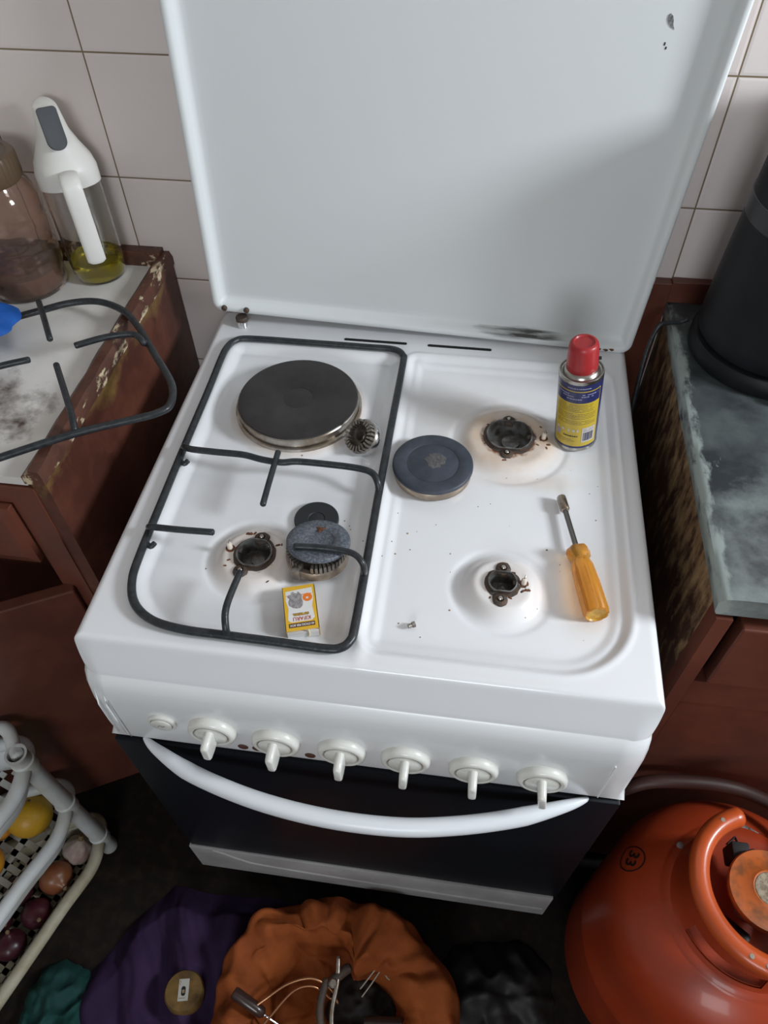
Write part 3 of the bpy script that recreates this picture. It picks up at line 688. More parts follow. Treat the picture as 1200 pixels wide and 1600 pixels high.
for a in ((-W2, W2, -L2, L2, 0, t_), (-W2, W2, -L2, L2, H2-t_, H2), (-W2, -W2+t_, -L2, L2, 0, H2), (W2-t_, W2, -L2, L2, 0, H2)): box(bm, *a)
done('sleeve', bm, MT['yellow'], mbx, smooth=False)
bm = bmesh.new(); box(bm, -W2+0.0009, W2-0.0009, -L2+0.0005, L2+0.0012, 0.0008, H2-0.0030); done('tray', bm, MT['white'], mbx, smooth=False)
bm = bmesh.new()
for s_ in (-1, 1): box(bm, s_*W2-0.0001, s_*W2+0.0001, -L2+0.001, L2-0.001, 0.002, H2-0.002)
done('striking_strip', bm, MT['brown'], mbx, smooth=False)
def flat(name, pts, m, z, parent):
    bm = bmesh.new(); poly_prism(bm, pts, H2+z, H2+z+0.00006); return done(name, bm, m, parent, smooth=False)
flat('white_panel', [(-0.0142, -0.0235), (0.0142, -0.0215), (0.0145, -0.010), (0.0125, 0.0), (0.0140, 0.0140), (0.0105, 0.0172), (-0.0105, 0.0172), (-0.0140, 0.0140), (-0.0125, 0.0), (-0.0145, -0.010)], MT['white'], 0.00005, mbx)
flat('brown_strip', rrect(-0.0135, 0.0135, 0.0187, 0.0238, 0.0004, 2), MT['brown'], 0.00010, mbx)
flat('orange_sun', [(-0.0085+0.0052*math.cos(2*PI*i/24), -0.0115+0.0052*math.sin(2*PI*i/24)) for i in range(24)], MT['orange'], 0.00012, mbx)
flat('sun_centre', [(-0.0082+0.0017*math.cos(2*PI*i/10)*(1 if i % 2 else 0.6), -0.0108+0.0017*math.sin(2*PI*i/10)*(1 if i % 2 else 0.6)) for i in range(10)], MT['white'], 0.00020, mbx)
flat('orange_line', rrect(-0.0135, 0.0138, -0.0162, -0.0154, 0.0002, 2), MT['orange'], 0.00011, mbx)
rh = [(-0.0010, -0.0180), (0.0012, -0.0202), (0.0018, -0.0178), (0.0052, -0.0190), (0.0060, -0.0205), (0.0082, -0.0198), (0.0085, -0.0172), (0.0118, -0.0165), (0.0125, -0.0140), (0.0105, -0.0120), (0.0120, -0.0080), (0.0115, -0.0035), (0.0075, 0.0), (0.0040, 0.0012), (0.0000, 0.0010), (-0.0025, -0.0015), (-0.0035, -0.0060), (-0.0025, -0.0110), (-0.0030, -0.0150)]
flat('rhino_emblem', rh, MT['greyp'], 0.00015, mbx)
I2 = Matrix.Translation((0, 0, H2+0.00022))
FL = Matrix.Rotation(PI, 4, 'Z')
def mtext(name, body, size, m, x, y, xs=1, bold=0):
    # the picture's own 'up' is the local -y side of the panel
    return text_mesh(name, body, size, m, mbx, Matrix.Translation((x, y, H2+0.00024)), 0.00002, xs=xs, bold=bold)
mtext('printed_words', '60 STICKS PER BOX', 0.0036, MT['white'], 0, 0.0212, xs=0.80, bold=0.00008)
mtext('printed_name', 'KIFARU', 0.0066, MT['red'], -0.0005, 0.0135, xs=0.85, bold=0.0001)
mtext('printed_line', 'SUPERIOR', 0.0034, MT['brown'], 0.0000, 0.0083, xs=1.05, bold=0.00045).location.z = -0.00003
mtext('printed_line', 'SUPERIOR', 0.0034, MT['yellow'], 0.0000, 0.0083, xs=1.05, bold=0.00005)
bm = bmesh.new(); sweep(bm, [(-0.0060, L2+0.0008, H2+0.0002), (-0.0062, L2+0.0018, H2-0.006), (-0.0050, L2+0.0016, 0.003)], 0.0009, 6); done('match_stick', bm, mat('match_wood', (0.75, 0.62, 0.38), 0.7), mbx)

# ------------------------------------------------------------------ spray can
CL = {}
CL['blue'] = mat('label_blue', (0.022, 0.026, 0.10), 0.3, coat=0.3)
CL['yellow'] = mat('label_yellow', (0.52, 0.37, 0.035), 0.32, coat=0.3)
CL['pale'] = mat('label_pale', (0.50, 0.47, 0.42), 0.4)
CL['lilac'] = mat('label_print_pale', (0.32, 0.30, 0.42), 0.5)
CL['ink'] = mat('label_ink', (0.10, 0.07, 0.05), 0.5)
CL['tin'] = mat('tin', (0.45, 0.43, 0.40), 0.28, 1.0)
CL['red'] = mat('red_cap', (0.36, 0.022, 0.025), 0.4, coat=0.1)
can = empty('spray_can', (0.2245, 0.3850, 0.8432), 'small blue and yellow aerosol can with red cap standing on the hob', 'spray can', rot=(0, math.radians(-6.5), 0))
RC = 0.0262
bm = bmesh.new(); lathe(bm, [(0, 0.0015), (0.0225, 0.0005), (0.0245, 0.0), (0.0262, 0.001), (0.0266, 0.003), (0.0260, 0.0048), (RC-0.0002, 0.0055), (RC-0.0002, 0.107), (0.0258, 0.1085), (0.0262, 0.1100), (0.0258, 0.1116), (0.0246, 0.1118),
                             (0.0236, 0.1095), (0.0222, 0.1090), (0.0205, 0.1120), (0.0190, 0.1145), (0.0175, 0.115), (0.0, 0.115)], 64); done('can_body', bm, CL['tin'], can, angle=45)
def cpatch(name, a0, a1, z0, z1, r, m, parent, n=24):
    bm = bmesh.new()
    a0, a1 = math.radians(a0), math.radians(a1)
    A = [bm.verts.new((r*math.cos(a0+(a1-a0)*i/n), r*math.sin(a0+(a1-a0)*i/n), z0)) for i in range(n+1)]
    B = [bm.verts.new((r*math.cos(a0+(a1-a0)*i/n), r*math.sin(a0+(a1-a0)*i/n), z1)) for i in range(n+1)]
    for i in range(n): bm.faces.new((A[i], A[i+1], B[i+1], B[i]))
    return done(name, bm, m, parent)
FC = -101
bm = bmesh.new(); lathe(bm, [(RC, 0.006), (RC, 0.1065)], 64); done('blue_wrap', bm, CL['blue'], can)
# yellow edge lines first, then the dark panel, then the yellow text panel
lab = cpatch('yellow_panel', FC-64, FC+68, 0.0095, 0.0980, RC+0.00015, CL['yellow'], can)
cpatch('blue_panel', FC-62, FC+66, 0.0800, 0.0968, RC+0.0003, CL['blue'], lab)
def prints(name, rows, r, m, parent, seed, h, dens=0.9, wl=(2, 7)):
    rnd = random.Random(seed); bm = bmesh.new()
    for (z, a0, a1) in rows:
        a = a0
        while a < a1:
            l = min(rnd.uniform(*wl), a1-a)
            if rnd.random() < dens:
                n = max(1, int(l/3)); x0, x1 = math.radians(a), math.radians(a+l)
                A = [bm.verts.new((r*math.cos(x0+(x1-x0)*i/n), r*math.sin(x0+(x1-x0)*i/n), z)) for i in range(n+1)]
                B = [bm.verts.new((r*math.cos(x0+(x1-x0)*i/n), r*math.sin(x0+(x1-x0)*i/n), z+h)) for i in range(n+1)]
                for i in range(n): bm.faces.new((A[i], A[i+1], B[i+1], B[i]))
            a += l+rnd.uniform(0.8, 1.6)
    return done(name, bm, m, parent, smooth=False)
prints('pale_print', [(0.0925, FC-50, FC-20), (0.0925, FC+14, FC+58), (0.0893, FC-45, FC-8), (0.0893, FC+12, FC+50), (0.0855, FC-26, FC+14), (0.1015, FC-25, FC+35)], RC+0.00045, CL['lilac'], lab, 1, 0.0013)
rows = [(z, FC-58+random.uniform(0, 6), FC+60-random.uniform(0, 18)) for z in (0.0765, 0.0740, 0.0715, 0.0690, 0.0665, 0.0625, 0.0600, 0.0575, 0.0550, 0.0510, 0.0485, 0.0460)]
prints('small_print', rows, RC+0.0003, CL['ink'], lab, 2, 0.00062, 0.93)
prints('bold_line', [(0.0255, FC-28, FC+12)], RC+0.0004, M['dark'], lab, 3, 0.0020, 1.0, (3, 5))
prints('small_print', [(0.0205, FC-50, FC-5), (0.0180, FC-50, FC+5), (0.0155, FC-45, FC-10)], RC+0.0003, CL['ink'], lab, 4, 0.0006, 0.9)
prints('symbols', [(0.0335, FC-52, FC-44), (0.0335, FC-34, FC-26), (0.0335, FC-16, FC-10), (0.0335, FC-4, FC+3), (0.0335, FC+8, FC+13)], RC+0.0004, CL['pale'], lab, 5, 0.0042, 1.0, (5, 9))
cpatch('grey_emblem', FC-54, FC-38, 0.0240, 0.0320, RC+0.0003, CL['lilac'], lab, 6)
bc = cpatch('barcode_panel', FC+22, FC+60, 0.0160, 0.0400, RC+0.0004, CL['pale'], lab, 10)
bars = []
rnd = random.Random(9); bm = bmesh.new(); a = FC+26
while a < FC+55:
    w_ = rnd.uniform(0.5, 1.6); x0, x1 = math.radians(a), math.radians(a+w_); rr = RC+0.00055
    v = [bm.verts.new((rr*math.cos(q), rr*math.sin(q), z)) for q, z in ((x0, 0.0185), (x1, 0.0185), (x1, 0.0320), (x0, 0.0320))]; bm.faces.new(v); a += w_+rnd.uniform(0.5, 1.3)
done('barcode_lines', bm, CL['blue'], bc, smooth=False)
prints('barcode_text', [(0.0340, FC+26, FC+56), (0.0362, FC+26, FC+56)], RC+0.00055, CL['lilac'], bc, 12, 0.0011)
bm = bmesh.new(); lathe(bm, [(0.0176, 0.1140), (0.0184, 0.1150), (0.0182, 0.1230), (0.0172, 0.1430), (0.0162, 0.1480), (0.0140, 0.1505), (0.0120, 0.1505), (0.0108, 0.1490), (0.0, 0.1488)], 48); cpp = done('cap', bm, CL['red'], can, angle=50)
bm = bmesh.new(); lathe(bm, [(0.0020, 0), (0.0020, 0.004), (0, 0.004)], 12, mtx=Matrix.Rotation(PI/2, 4, 'Y')); nz = done('straw_clip', bm, M['dark'], cpp); nz.location = (0.0165, -0.003, 0.1290)

# ------------------------------------------------------------------ nut driver
a_, b_ = Vector((0.2040, 0.2740, 0.8492)), Vector((0.2365, 0.1100, 0.8555))
nd = empty('nut_driver', a_, 'nut driver with steel socket and fluted amber handle lying on the hob', 'screwdriver')
Q = (b_-a_).to_track_quat('Z', 'Y').to_matrix().to_4x4(); LN = (b_-a_).length
am = mat('amber_acetate', (0.95, 0.45, 0.05), 0.2, trans=0.7, ior=1.45, coat=0.2)
am2 = mat('amber_pale_end', (0.80, 0.52, 0.10), 0.35, trans=0.35, col2=(0.66, 0.36, 0.05), scale=200)
bm = bmesh.new(); lathe(bm, [(0.0028, 0.004), (0.0036, 0.0), (0.0052, 0.0), (0.0056, 0.0008), (0.0056, 0.0195), (0.0046, 0.0215), (0.0030, 0.0220)], 28, mtx=Q); done('socket', bm, M['steel'], nd)
bm = bmesh.new(); lathe(bm, [(0.0, 0.018), (0.0031, 0.019), (0.0031, 0.090), (0.0, 0.090)], 20, mtx=Q); done('shaft', bm, mat('dull_steel', (0.22, 0.21, 0.20), 0.35, 1.0), nd)
def fl(a, z):
    if z < 0.094: return 1+0.06*math.cos(6*a)
    return 1-0.075*max(0, math.cos(8*a))**2
z0_ = 0.0785
bm = bmesh.new(); lathe(bm, [(0.0, z0_), (0.0085, z0_), (0.0115, z0_+0.002), (0.0128, z0_+0.006), (0.0122, z0_+0.012), (0.0098, z0_+0.0158), (0.0103, z0_+0.020), (0.0122, z0_+0.026), (0.0134, z0_+0.050), (0.0138, LN-0.004), (0.0130, LN), (0.0112, LN+0.0006)], 64, mtx=Q, rfun=fl); hd = done('handle', bm, am, nd, angle=50)
bm = bmesh.new(); lathe(bm, [(0.0114, LN+0.0004), (0.0105, LN-0.0015), (0.0, LN-0.0020)], 40, mtx=Q); done('handle_end', bm, am2, nd)

# the little brass jet
nut = empty('gas_jet', (0.0472, 0.0790, 0.8428), 'tiny metal gas jet lying alone at the front of the hob', 'gas jet', rot=(0, 0, 0.5))
RY = Matrix.Rotation(PI/2, 4, 'Y')
bm = bmesh.new(); poly_prism(bm, [(0.0032*math.cos(PI/3*i), 0.0032*math.sin(PI/3*i)) for i in range(6)], 0, 0.0032, RY); done('hex_head', bm, M['alu'], nut, smooth=False).location = (0.0006, 0, 0.0028)
bm = bmesh.new(); lathe(bm, [(0, -0.0048), (0.0020, -0.0048), (0.0026, -0.0040), (0.0022, -0.0032), (0.0026, -0.0024), (0.0022, -0.0016), (0.0026, -0.0008), (0.0022, 0.0)], 18, mtx=RY); done('thread', bm, M['alu'], nut).location = (0.0006, 0, 0.0028)

# ------------------------------------------------------------------ left cabinet and worktop
side = mat('worn_side_paint', (0.125, 0.042, 0.026), 0.42, col2=(0.075, 0.024, 0.016), scale=12, bump=0.3, bscale=70)
mix_layer(side, (0.20, 0.12, 0.035), noise_mask(26, 0.90, 1.10, 2, 0.84, 0.925, base=0.1, gain=0.62, stretch=(1, 0.5, 0.7)))
mix_layer(side, (0.60, 0.48, 0.30), noise_mask(38, 1.06, 1.12, 2, 0.85, 0.93, base=0.1, gain=0.60, stretch=(1, 0.35, 1)))
mix_layer(side, (0.03, 0.012, 0.009), noise_mask(16, 0.62, 0.72, stretch=(1, 1, 0.6)))
wt = mat('white_worktop', (0.80, 0.77, 0.73), 0.35, col2=(0.74, 0.71, 0.67), scale=14)
def soot(nt):
    tc = nt.nodes.new('ShaderNodeTexCoord'); mp = nt.nodes.new('ShaderNodeMapping')
    mp.inputs['Location'].default_value = (0.515/0.06, -0.265/0.055, 0); mp.inputs['Scale'].default_value = (1/0.06, 1/0.055, 0)
    nt.links.new(tc.outputs['Object'], mp.inputs[0])
    ln = nt.nodes.new('ShaderNodeVectorMath'); ln.operation = 'LENGTH'; nt.links.new(mp.outputs[0], ln.inputs[0])
    n = nt.nodes.new('ShaderNodeTexNoise'); n.inputs['Scale'].default_value = 22; n.inputs['Detail'].default_value = 9; n.inputs['Roughness'].default_value = 0.65
    nt.links.new(tc.outputs['Object'], n.inputs['Vector'])
    m1 = nt.nodes.new('ShaderNodeMath'); m1.operation = 'MULTIPLY_ADD'; m1.inputs[1].default_value = -0.22; m1.inputs[2].default_value = 0.27
    nt.links.new(ln.outputs['Value'], m1.inputs[0])
    m2 = nt.nodes.new('ShaderNodeMath'); m2.operation = 'ADD'; nt.links.new(m1.outputs[0], m2.inputs[0]); nt.links.new(n.outputs['Fac'], m2.inputs[1])
    mr = nt.nodes.new('ShaderNodeMapRange'); mr.inputs['From Min'].default_value = 0.46; mr.inputs['From Max'].default_value = 0.70; nt.links.new(m2.outputs[0], mr.inputs['Value'])
    return mr.outputs[0]
mix_layer(wt, (0.075, 0.038, 0.030), soot)
lc = empty('base_cabinet', (-0.93, 0.40, 0), 'brown painted wooden base cabinet left of the cooker with its door ajar', 'cabinet')
def part(name, boxes, m, root, bev=0.0, smooth=False):
    bm = bmesh.new(); L = root.location
    for (x0, x1, y0, y1, z0, z1) in boxes: box(bm, x0-L.x, x1-L.x, y0-L.y, y1-L.y, z0-L.z, z1-L.z, bev)
    return done(name, bm, m, root, smooth=smooth)
def world_obj(name, boxes, m, root, bev=0.0):
    bm = bmesh.new()
    for bx_ in boxes: box(bm, *bx_, bev)
    o = done(name, bm, m, root, smooth=False); o.location = -root.location
    return o
world_obj('side_panel', [(-0.393, -0.375, 0.170, 0.618, 0.0, 0.905)], side, lc)
world_obj('back_panel', [(-1.49, -0.393, 0.600, 0.618, 0.0, 0.90)], M['redwood'], lc)
world_obj('side_panel', [(-1.49, -1.472, 0.170, 0.600, 0.0, 0.90)], M['redwood'], lc)
world_obj('shelf', [(-1.472, -0.393, 0.20, 0.60, 0.05, 0.068)], M['redwood'], lc)
world_obj('face_frame', [(-0.428, -0.393, 0.168, 0.190, 0.0, 0.897), (-1.472, -0.428, 0.168, 0.190, 0.870, 0.897), (-1.472, -1.44, 0.168, 0.190, 0.0, 0.87)], M['redwood'], lc)
bm = bmesh.new()
loft(bm, [[(x, 0.170, z) for x, z in rrect(-0.93, -0.432, 0.762, 0.866, 0.001, 1)], [(x, 0.160, z) for x, z in rrect(-0.93, -0.432, 0.762, 0.866, 0.001, 1)],
          [(x, 0.156, z) for x, z in rrect(-0.918, -0.444, 0.776, 0.852, 0.001, 1)]], close_first=True)
dd = done('drawer', bm, M['redwood'], lc, smooth=False); dd.location = -lc.location
bm = bmesh.new(); box(bm, -0.42, 0.0, -0.009, 0.009, 0.120, 0.705, 0.002); dl = done('door', bm, M['redwood'], lc, smooth=False)
dl.location = Vector((-0.412, 0.166, 0))-lc.location; dl.rotation_euler = (0, 0, math.radians(28))
wl = empty('worktop', (-0.93, 0.40, 0.9), 'white worktop with a chipped brown wooden edge, soot-stained, left of the cooker', 'worktop')
world_obj('slab', [(-1.49, -0.399, 0.172, 0.602, 0.899, 0.911)], wt, wl)
lipm = mat('chipped_lip', (0.115, 0.045, 0.028), 0.45, col2=(0.07, 0.028, 0.018), scale=25, bump=0.4, bscale=90)
mix_layer(lipm, (0.60, 0.50, 0.33), noise_mask(34, 0.555, 0.60, stretch=(1, 0.45, 1)))
bm = bmesh.new()
L2p = [(-0.3990, 0.9060), (-0.3985, 0.9180), (-0.3880, 0.9280), (-0.3760, 0.9275), (-0.3735, 0.9200), (-0.3735, 0.9060)]
ys = [0.168+0.0226*i for i in range(21)]
loops = []
for i, y in enumerate(ys):
    loops.append([(x+0.0015*noise.noise(Vector((y*25, k*3.3, 1))), y if y < 0.6 else 0.6195, z+0.0018*noise.noise(Vector((y*30, k*2.1, 5)))) for k, (x, z) in enumerate(L2p)])
loft(bm, loops, close_first=True)
o = done('wood_edge', bm, lipm, wl, angle=30); o.location = -wl.location
world_obj('back_strip', [(-1.49, -0.385, 0.602, 0.6195, 0.905, 0.934)], lipm, wl, 0.001)

# ------------------------------------------------------------------ right cabinet and worktop
rside = mat('scratched_side', (0.085, 0.038, 0.022), 0.55, col2=(0.045, 0.018, 0.012), scale=10, bump=0.4, bscale=50)
mix_layer(rside, (0.46, 0.30, 0.15), noise_mask(75, 0.72, 1.02, 2, 0.55, 0.90, base=0.0, gain=0.38, stretch=(1, 0.9, 0.35)))
rc = empty('base_cabinet', (0.95, 0.36, 0), 'brown painted wooden base cabinet right of the cooker with scratched bare side', 'cabinet')
world_obj('side_panel', [(0.350, 0.366, 0.130, 0.618, 0.0, 0.874)], rside, rc)
world_obj('back_panel', [(0.366, 1.69, 0.600, 0.618, 0.0, 0.87)], M['redwood'], rc)
world_obj('face_frame', [(0.350, 0.3665, 0.1080, 0.130, 0.0, 0.874), (0.3665, 1.69, 0.110, 0.130, 0.690, 0.742), (1.65, 1.69, 0.110, 0.130, 0.0, 0.69)], M['redwood'], rc)
world_obj('drawer', [(0.3800, 0.86, 0.106, 0.128, 0.746, 0.862)], M['redwood'], rc, 0.002)
world_obj('drawer', [(0.90, 1.62, 0.106, 0.128, 0.746, 0.862)], M['redwood'], rc, 0.002)
world_obj('door', [(0.3685, 0.86, 0.112, 0.128, 0.06, 0.688)], M['redwood'], rc, 0.002)
world_obj('door', [(0.865, 1.62, 0.112, 0.128, 0.06, 0.688)], M['redwood'], rc, 0.002)
world_obj('floor_panel', [(0.366, 1.69, 0.13, 0.60, 0.03, 0.05)], M['redwood'], rc)
slab = mat('grey_worn_glare_top', (0.035, 0.040, 0.044), 0.30, col2=(0.085, 0.10, 0.10), scale=9, lo=0.42, hi=0.62, rough2=0.42, bump=0.15, bscale=40, coat=0.1)
mix_layer(slab, (0.24, 0.28, 0.27), noise_mask(11, 0.72, 1.02, 1, 0.38, 0.11, base=0.0, gain=0.42))  # paler towards the front: white patches plus window glare painted into the colour
mix_layer(slab, (0.30, 0.35, 0.33), noise_mask(55, 0.66, 0.80, 0, 0.366, 0.350, base=0.0, gain=0.30, stretch=(1, 0.4, 1)))
wr = empty('worktop', (0.95, 0.36, 0.9), 'scuffed grey stone-like worktop right of the cooker, pale along its edge, glare painted towards the front', 'worktop')
bm = bmesh.new()
pr = [(0.3485, 0.8740), (0.3455, 0.8780), (0.3450, 0.8930), (0.3470, 0.8980), (0.3520, 0.9000), (0.3650, 0.9005), (1.695, 0.9005), (1.695, 0.874)]
pr = [(x, z+0.006) for x, z in pr]
loops = []
for i in range(24):
    y = 0.110+(0.6195-0.110)*i/23
    loops.append([(x+(0.0016*noise.noise(Vector((y*22, k*2.3, 2))) if k < 5 else 0), y, z+(0.0012*noise.noise(Vector((y*18, k*1.3, 8))) if 2 < k < 6 else 0)) for k, (x, z) in enumerate(pr)])
loft(bm, loops, close_first=True)
o = done('slab', bm, slab, wr, angle=40); o.location = -wr.location
world_obj('back_strip', [(0.3450, 1.69, 0.606, 0.6195, 0.9060, 0.938)], M['redwood'], wr, 0.001)

# ------------------------------------------------------------------ black kettle with its cord
kt = empty('electric_kettle', (0.4620, 0.5080, 0.9068), 'tall dark grey electric kettle standing on the grey worktop at the right', 'kettle')
kb = mat('kettle_black', (0.009, 0.010, 0.011), 0.5, spec=0.25, col2=(0.014, 0.015, 0.018), scale=10)
kg = mat('kettle_grey', (0.035, 0.037, 0.04), 0.35)
bm = bmesh.new(); lathe(bm, [(0, 0), (0.098, 0), (0.101, 0.004), (0.101, 0.018), (0.097, 0.024), (0.088, 0.026), (0.0, 0.026)], 72); done('power_base', bm, kb, kt, angle=40)
bm = bmesh.new(); lathe(bm, [(0.0, 0.027), (0.092, 0.027), (0.096, 0.032), (0.0965, 0.05), (0.093, 0.13), (0.087, 0.235), (0.083, 0.292), (0.070, 0.302), (0.0, 0.306)], 72); kbd = done('jug', bm, kb, kt, angle=50)
bm = bmesh.new(); lathe(bm, [(0.0895, 0.180), (0.0910, 0.182), (0.0895, 0.204), (0.0880, 0.205)], 72); done('band', bm, kg, kt)
bm = bmesh.new(); lathe(bm, [(0.012, 0.306), (0.014, 0.312), (0.010, 0.322), (0.0, 0.324)], 32); done('lid_knob', bm, kg, kt)
rod('handle', [(0.078, 0.0, 0.235), (0.115, 0.0, 0.245), (0.140, 0.0, 0.215), (0.142, 0.0, 0.14), (0.125, 0.0, 0.075), (0.088, 0.0, 0.062)], 0.011, kb, kt, ell=(1.3, 0.8))
bm = bmesh.new(); loft(bm, [[(-0.030*s, -0.076-0.032*t_, 0.235-0.05*s*k_) for s, t_, k_ in ((1, 0, 0), (1, 0, 1), (0.2, 1.0, 0.2), (-0.2, 1.0, -0.2), (-1, 0, -1), (-1, 0, 0))],
    [(-0.030*s, -0.070-0.032*t_, 0.245) for s, t_, k_ in ((1, 0, 0), (1, 0, 1), (0.2, 1.0, 0.2), (-0.2, 1.0, -0.2), (-1, 0, -1), (-1, 0, 0))]], close_first=True); done('spout', bm, kb, kt, smooth=False)
bm = bmesh.new(); box(bm, -0.030, 0.012, -0.1085, -0.098, 0.001, 0.020, 0.002); o = done('switch_surround', bm, kg, kt); o.rotation_euler = (0, 0, 0.20)
rod('power_cord', [(-0.098, 0.045, 0.010), (-0.108, 0.043, 0.006), (-0.122, 0.041, 0.005), (-0.134, 0.038, 0.001), (-0.1415, 0.028, -0.030), (-0.1440, 0.012, -0.075), (-0.1440, -0.004, -0.14), (-0.1440, -0.008, -0.25), (-0.1440, 0.02, -0.5), (-0.1440, 0.05, -0.88)], 0.0030, M['iron'], kt, seg=8)

# ------------------------------------------------------------------ jar, oil bottle, blue cloth on the left worktop
clear = mat('clear_plastic', (0.95, 0.95, 0.93), 0.04, trans=1.0, ior=1.35)
jarm = mat('brown_jar_plastic', (0.86, 0.72, 0.64), 0.06, trans=0.97, ior=1.38)
lidb = mat('brown_lid', (0.10, 0.062, 0.035), 0.35, coat=0.2)
oil = mat('oil', (0.97, 0.83, 0.06), 0.05, trans=0.9, ior=1.3)
jr = empty('storage_jar', (-0.5600, 0.5360, 0.911), 'brown translucent ribbed plastic jar with a screw lid, against the tiled wall', 'jar')
jr.scale = (0.93,)*3
bm = bmesh.new(); lathe(bm, [(0, 0.004), (0.050, 0.0), (0.056, 0.004), (0.058, 0.014), (0.0565, 0.030), (0.060, 0.040), (0.060, 0.066), (0.0570, 0.073), (0.0605, 0.080), (0.0605, 0.106), (0.0570, 0.113), (0.0605, 0.120), (0.059, 0.140), (0.052, 0.158), (0.046, 0.166), (0.046, 0.178), (0.043, 0.178), (0.043, 0.166), (0.050, 0.155), (0.056, 0.139), (0.0575, 0.12), (0.054, 0.113), (0.0575, 0.106), (0.0575, 0.08), (0.054, 0.073), (0.057, 0.066), (0.057, 0.04), (0.0535, 0.03), (0.0545, 0.014), (0.052, 0.007), (0, 0.008)], 64); done('jar_body', bm, jarm, jr, angle=60)
bm = bmesh.new(); lathe(bm, [(0, 0.0085), (0.0515, 0.0085), (0.0530, 0.014), (0.0525, 0.030), (0.0525, 0.036), (0.0, 0.040)], 48, rfun=lambda a, z: 1); done('contents', bm, mat('brown_powder', (0.17, 0.09, 0.055), 0.8, col2=(0.10, 0.05, 0.03), scale=60), jr)
bm = bmesh.new(); lathe(bm, [(0.0475, 0.166), (0.0490, 0.170), (0.0490, 0.196), (0.0470, 0.201), (0.040, 0.2025), (0.038, 0.2005), (0, 0.2005)], 120, rfun=lambda a, z: 1+(0.018*math.cos(40*a) if 0.168 < z < 0.198 else 0)); done('screw_lid', bm, lidb, jr, angle=40)
ob = empty('oil_bottle', (-0.4690, 0.5760, 0.911), 'clear oil dispenser bottle with white handle and grey lid button, a little yellow oil inside', 'bottle')
bm = bmesh.new(); lathe(bm, [(0, 0.003), (0.031, 0.0), (0.0360, 0.003), (0.0385, 0.010), (0.0395, 0.030), (0.0395, 0.140), (0.0380, 0.160), (0.0350, 0.178), (0.0330, 0.178), (0.0360, 0.159), (0.0375, 0.140), (0.0375, 0.030), (0.0365, 0.011), (0.0345, 0.0055), (0, 0.0065)], 56); done('bottle_body', bm, clear, ob, angle=60)
bm = bmesh.new(); lathe(bm, [(0, 0.0068), (0.0344, 0.0062), (0.0364, 0.0115), (0.0373, 0.030), (0.0373, 0.034), (0, 0.034)], 56); done('oil', bm, oil, ob, angle=60)
wp = mat('bottle_white', (0.74, 0.72, 0.68), 0.4)
bm = bmesh.new()
# collar and sloping hood, wide below and pinched into a spout at the back
def hood(r_, z, sq, back, dz=0):
    out = []
    for i in range(40):
        a = 2*PI*i/40; x = r_*math.cos(a)*sq; y = r_*math.sin(a)
        out.append((x+back[0], y*1.0+back[1], z+dz*(y/r_)))
    return out
loft(bm, [hood(0.0355, 0.146, 1, (0, 0), -0.3*0.03), hood(0.0410, 0.150, 1, (0, 0), -0.008), hood(0.0412, 0.172, 1, (0, 0), -0.006), hood(0.0385, 0.186, 0.98, (0, 0.001)), hood(0.0320, 0.202, 0.90, (0, 0.003), 0.004), hood(0.0260, 0.220, 0.80, (0, 0.006), 0.006), hood(0.0235, 0.240, 0.75, (0, 0.008), 0.008), hood(0.0215, 0.250, 0.74, (0, 0.009), 0.008), hood(0.0160, 0.2525, 0.74, (0, 0.009), 0.007)])
hdm = done('hood', bm, wp, ob, angle=50)
bm = bmesh.new()
pts = rrect(-0.0125, 0.0125, -0.030, 0.024, (0.0120, 0.0120, 0.005, 0.005), 8)
TM = Matrix.Translation((0.0, -0.0165, 0.2365)) @ Matrix.Rotation(math.radians(58), 4, 'X')
loft(bm, [[TM @ Vector((x, y, 0)) for x, y in pts], [TM @ Vector((x, y, 0.0030)) for x, y in pts], [TM @ Vector((x*0.93, y*0.96, 0.0042)) for x, y in pts]], close_first=True); done('lid_button', bm, mat('button_grey', (0.075, 0.078, 0.085), 0.5), ob, angle=45)
bm = bmesh.new()
hpth = smooth_path([(0.0, -0.034, 0.180), (0.0, -0.050, 0.184), (0.0, -0.063, 0.176), (0.0, -0.067, 0.155), (0.0, -0.066, 0.120), (0.0, -0.064, 0.080), (0.0, -0.062, 0.060)], 6)
sweep(bm, hpth, 0.0105, 16, ell=(1.2, 0.40)); o = done('handle', bm, wp, ob, angle=60); o.rotation_euler = (0, 0, math.radians(-2))
ob.rotation_euler = (0, 0, math.radians(33)); ob.scale = (0.97, 0.97, 0.90)
bc_ = mat('blue_cloth', (0.005, 0.10, 0.42), 0.7, col2=(0.004, 0.07, 0.32), scale=14)
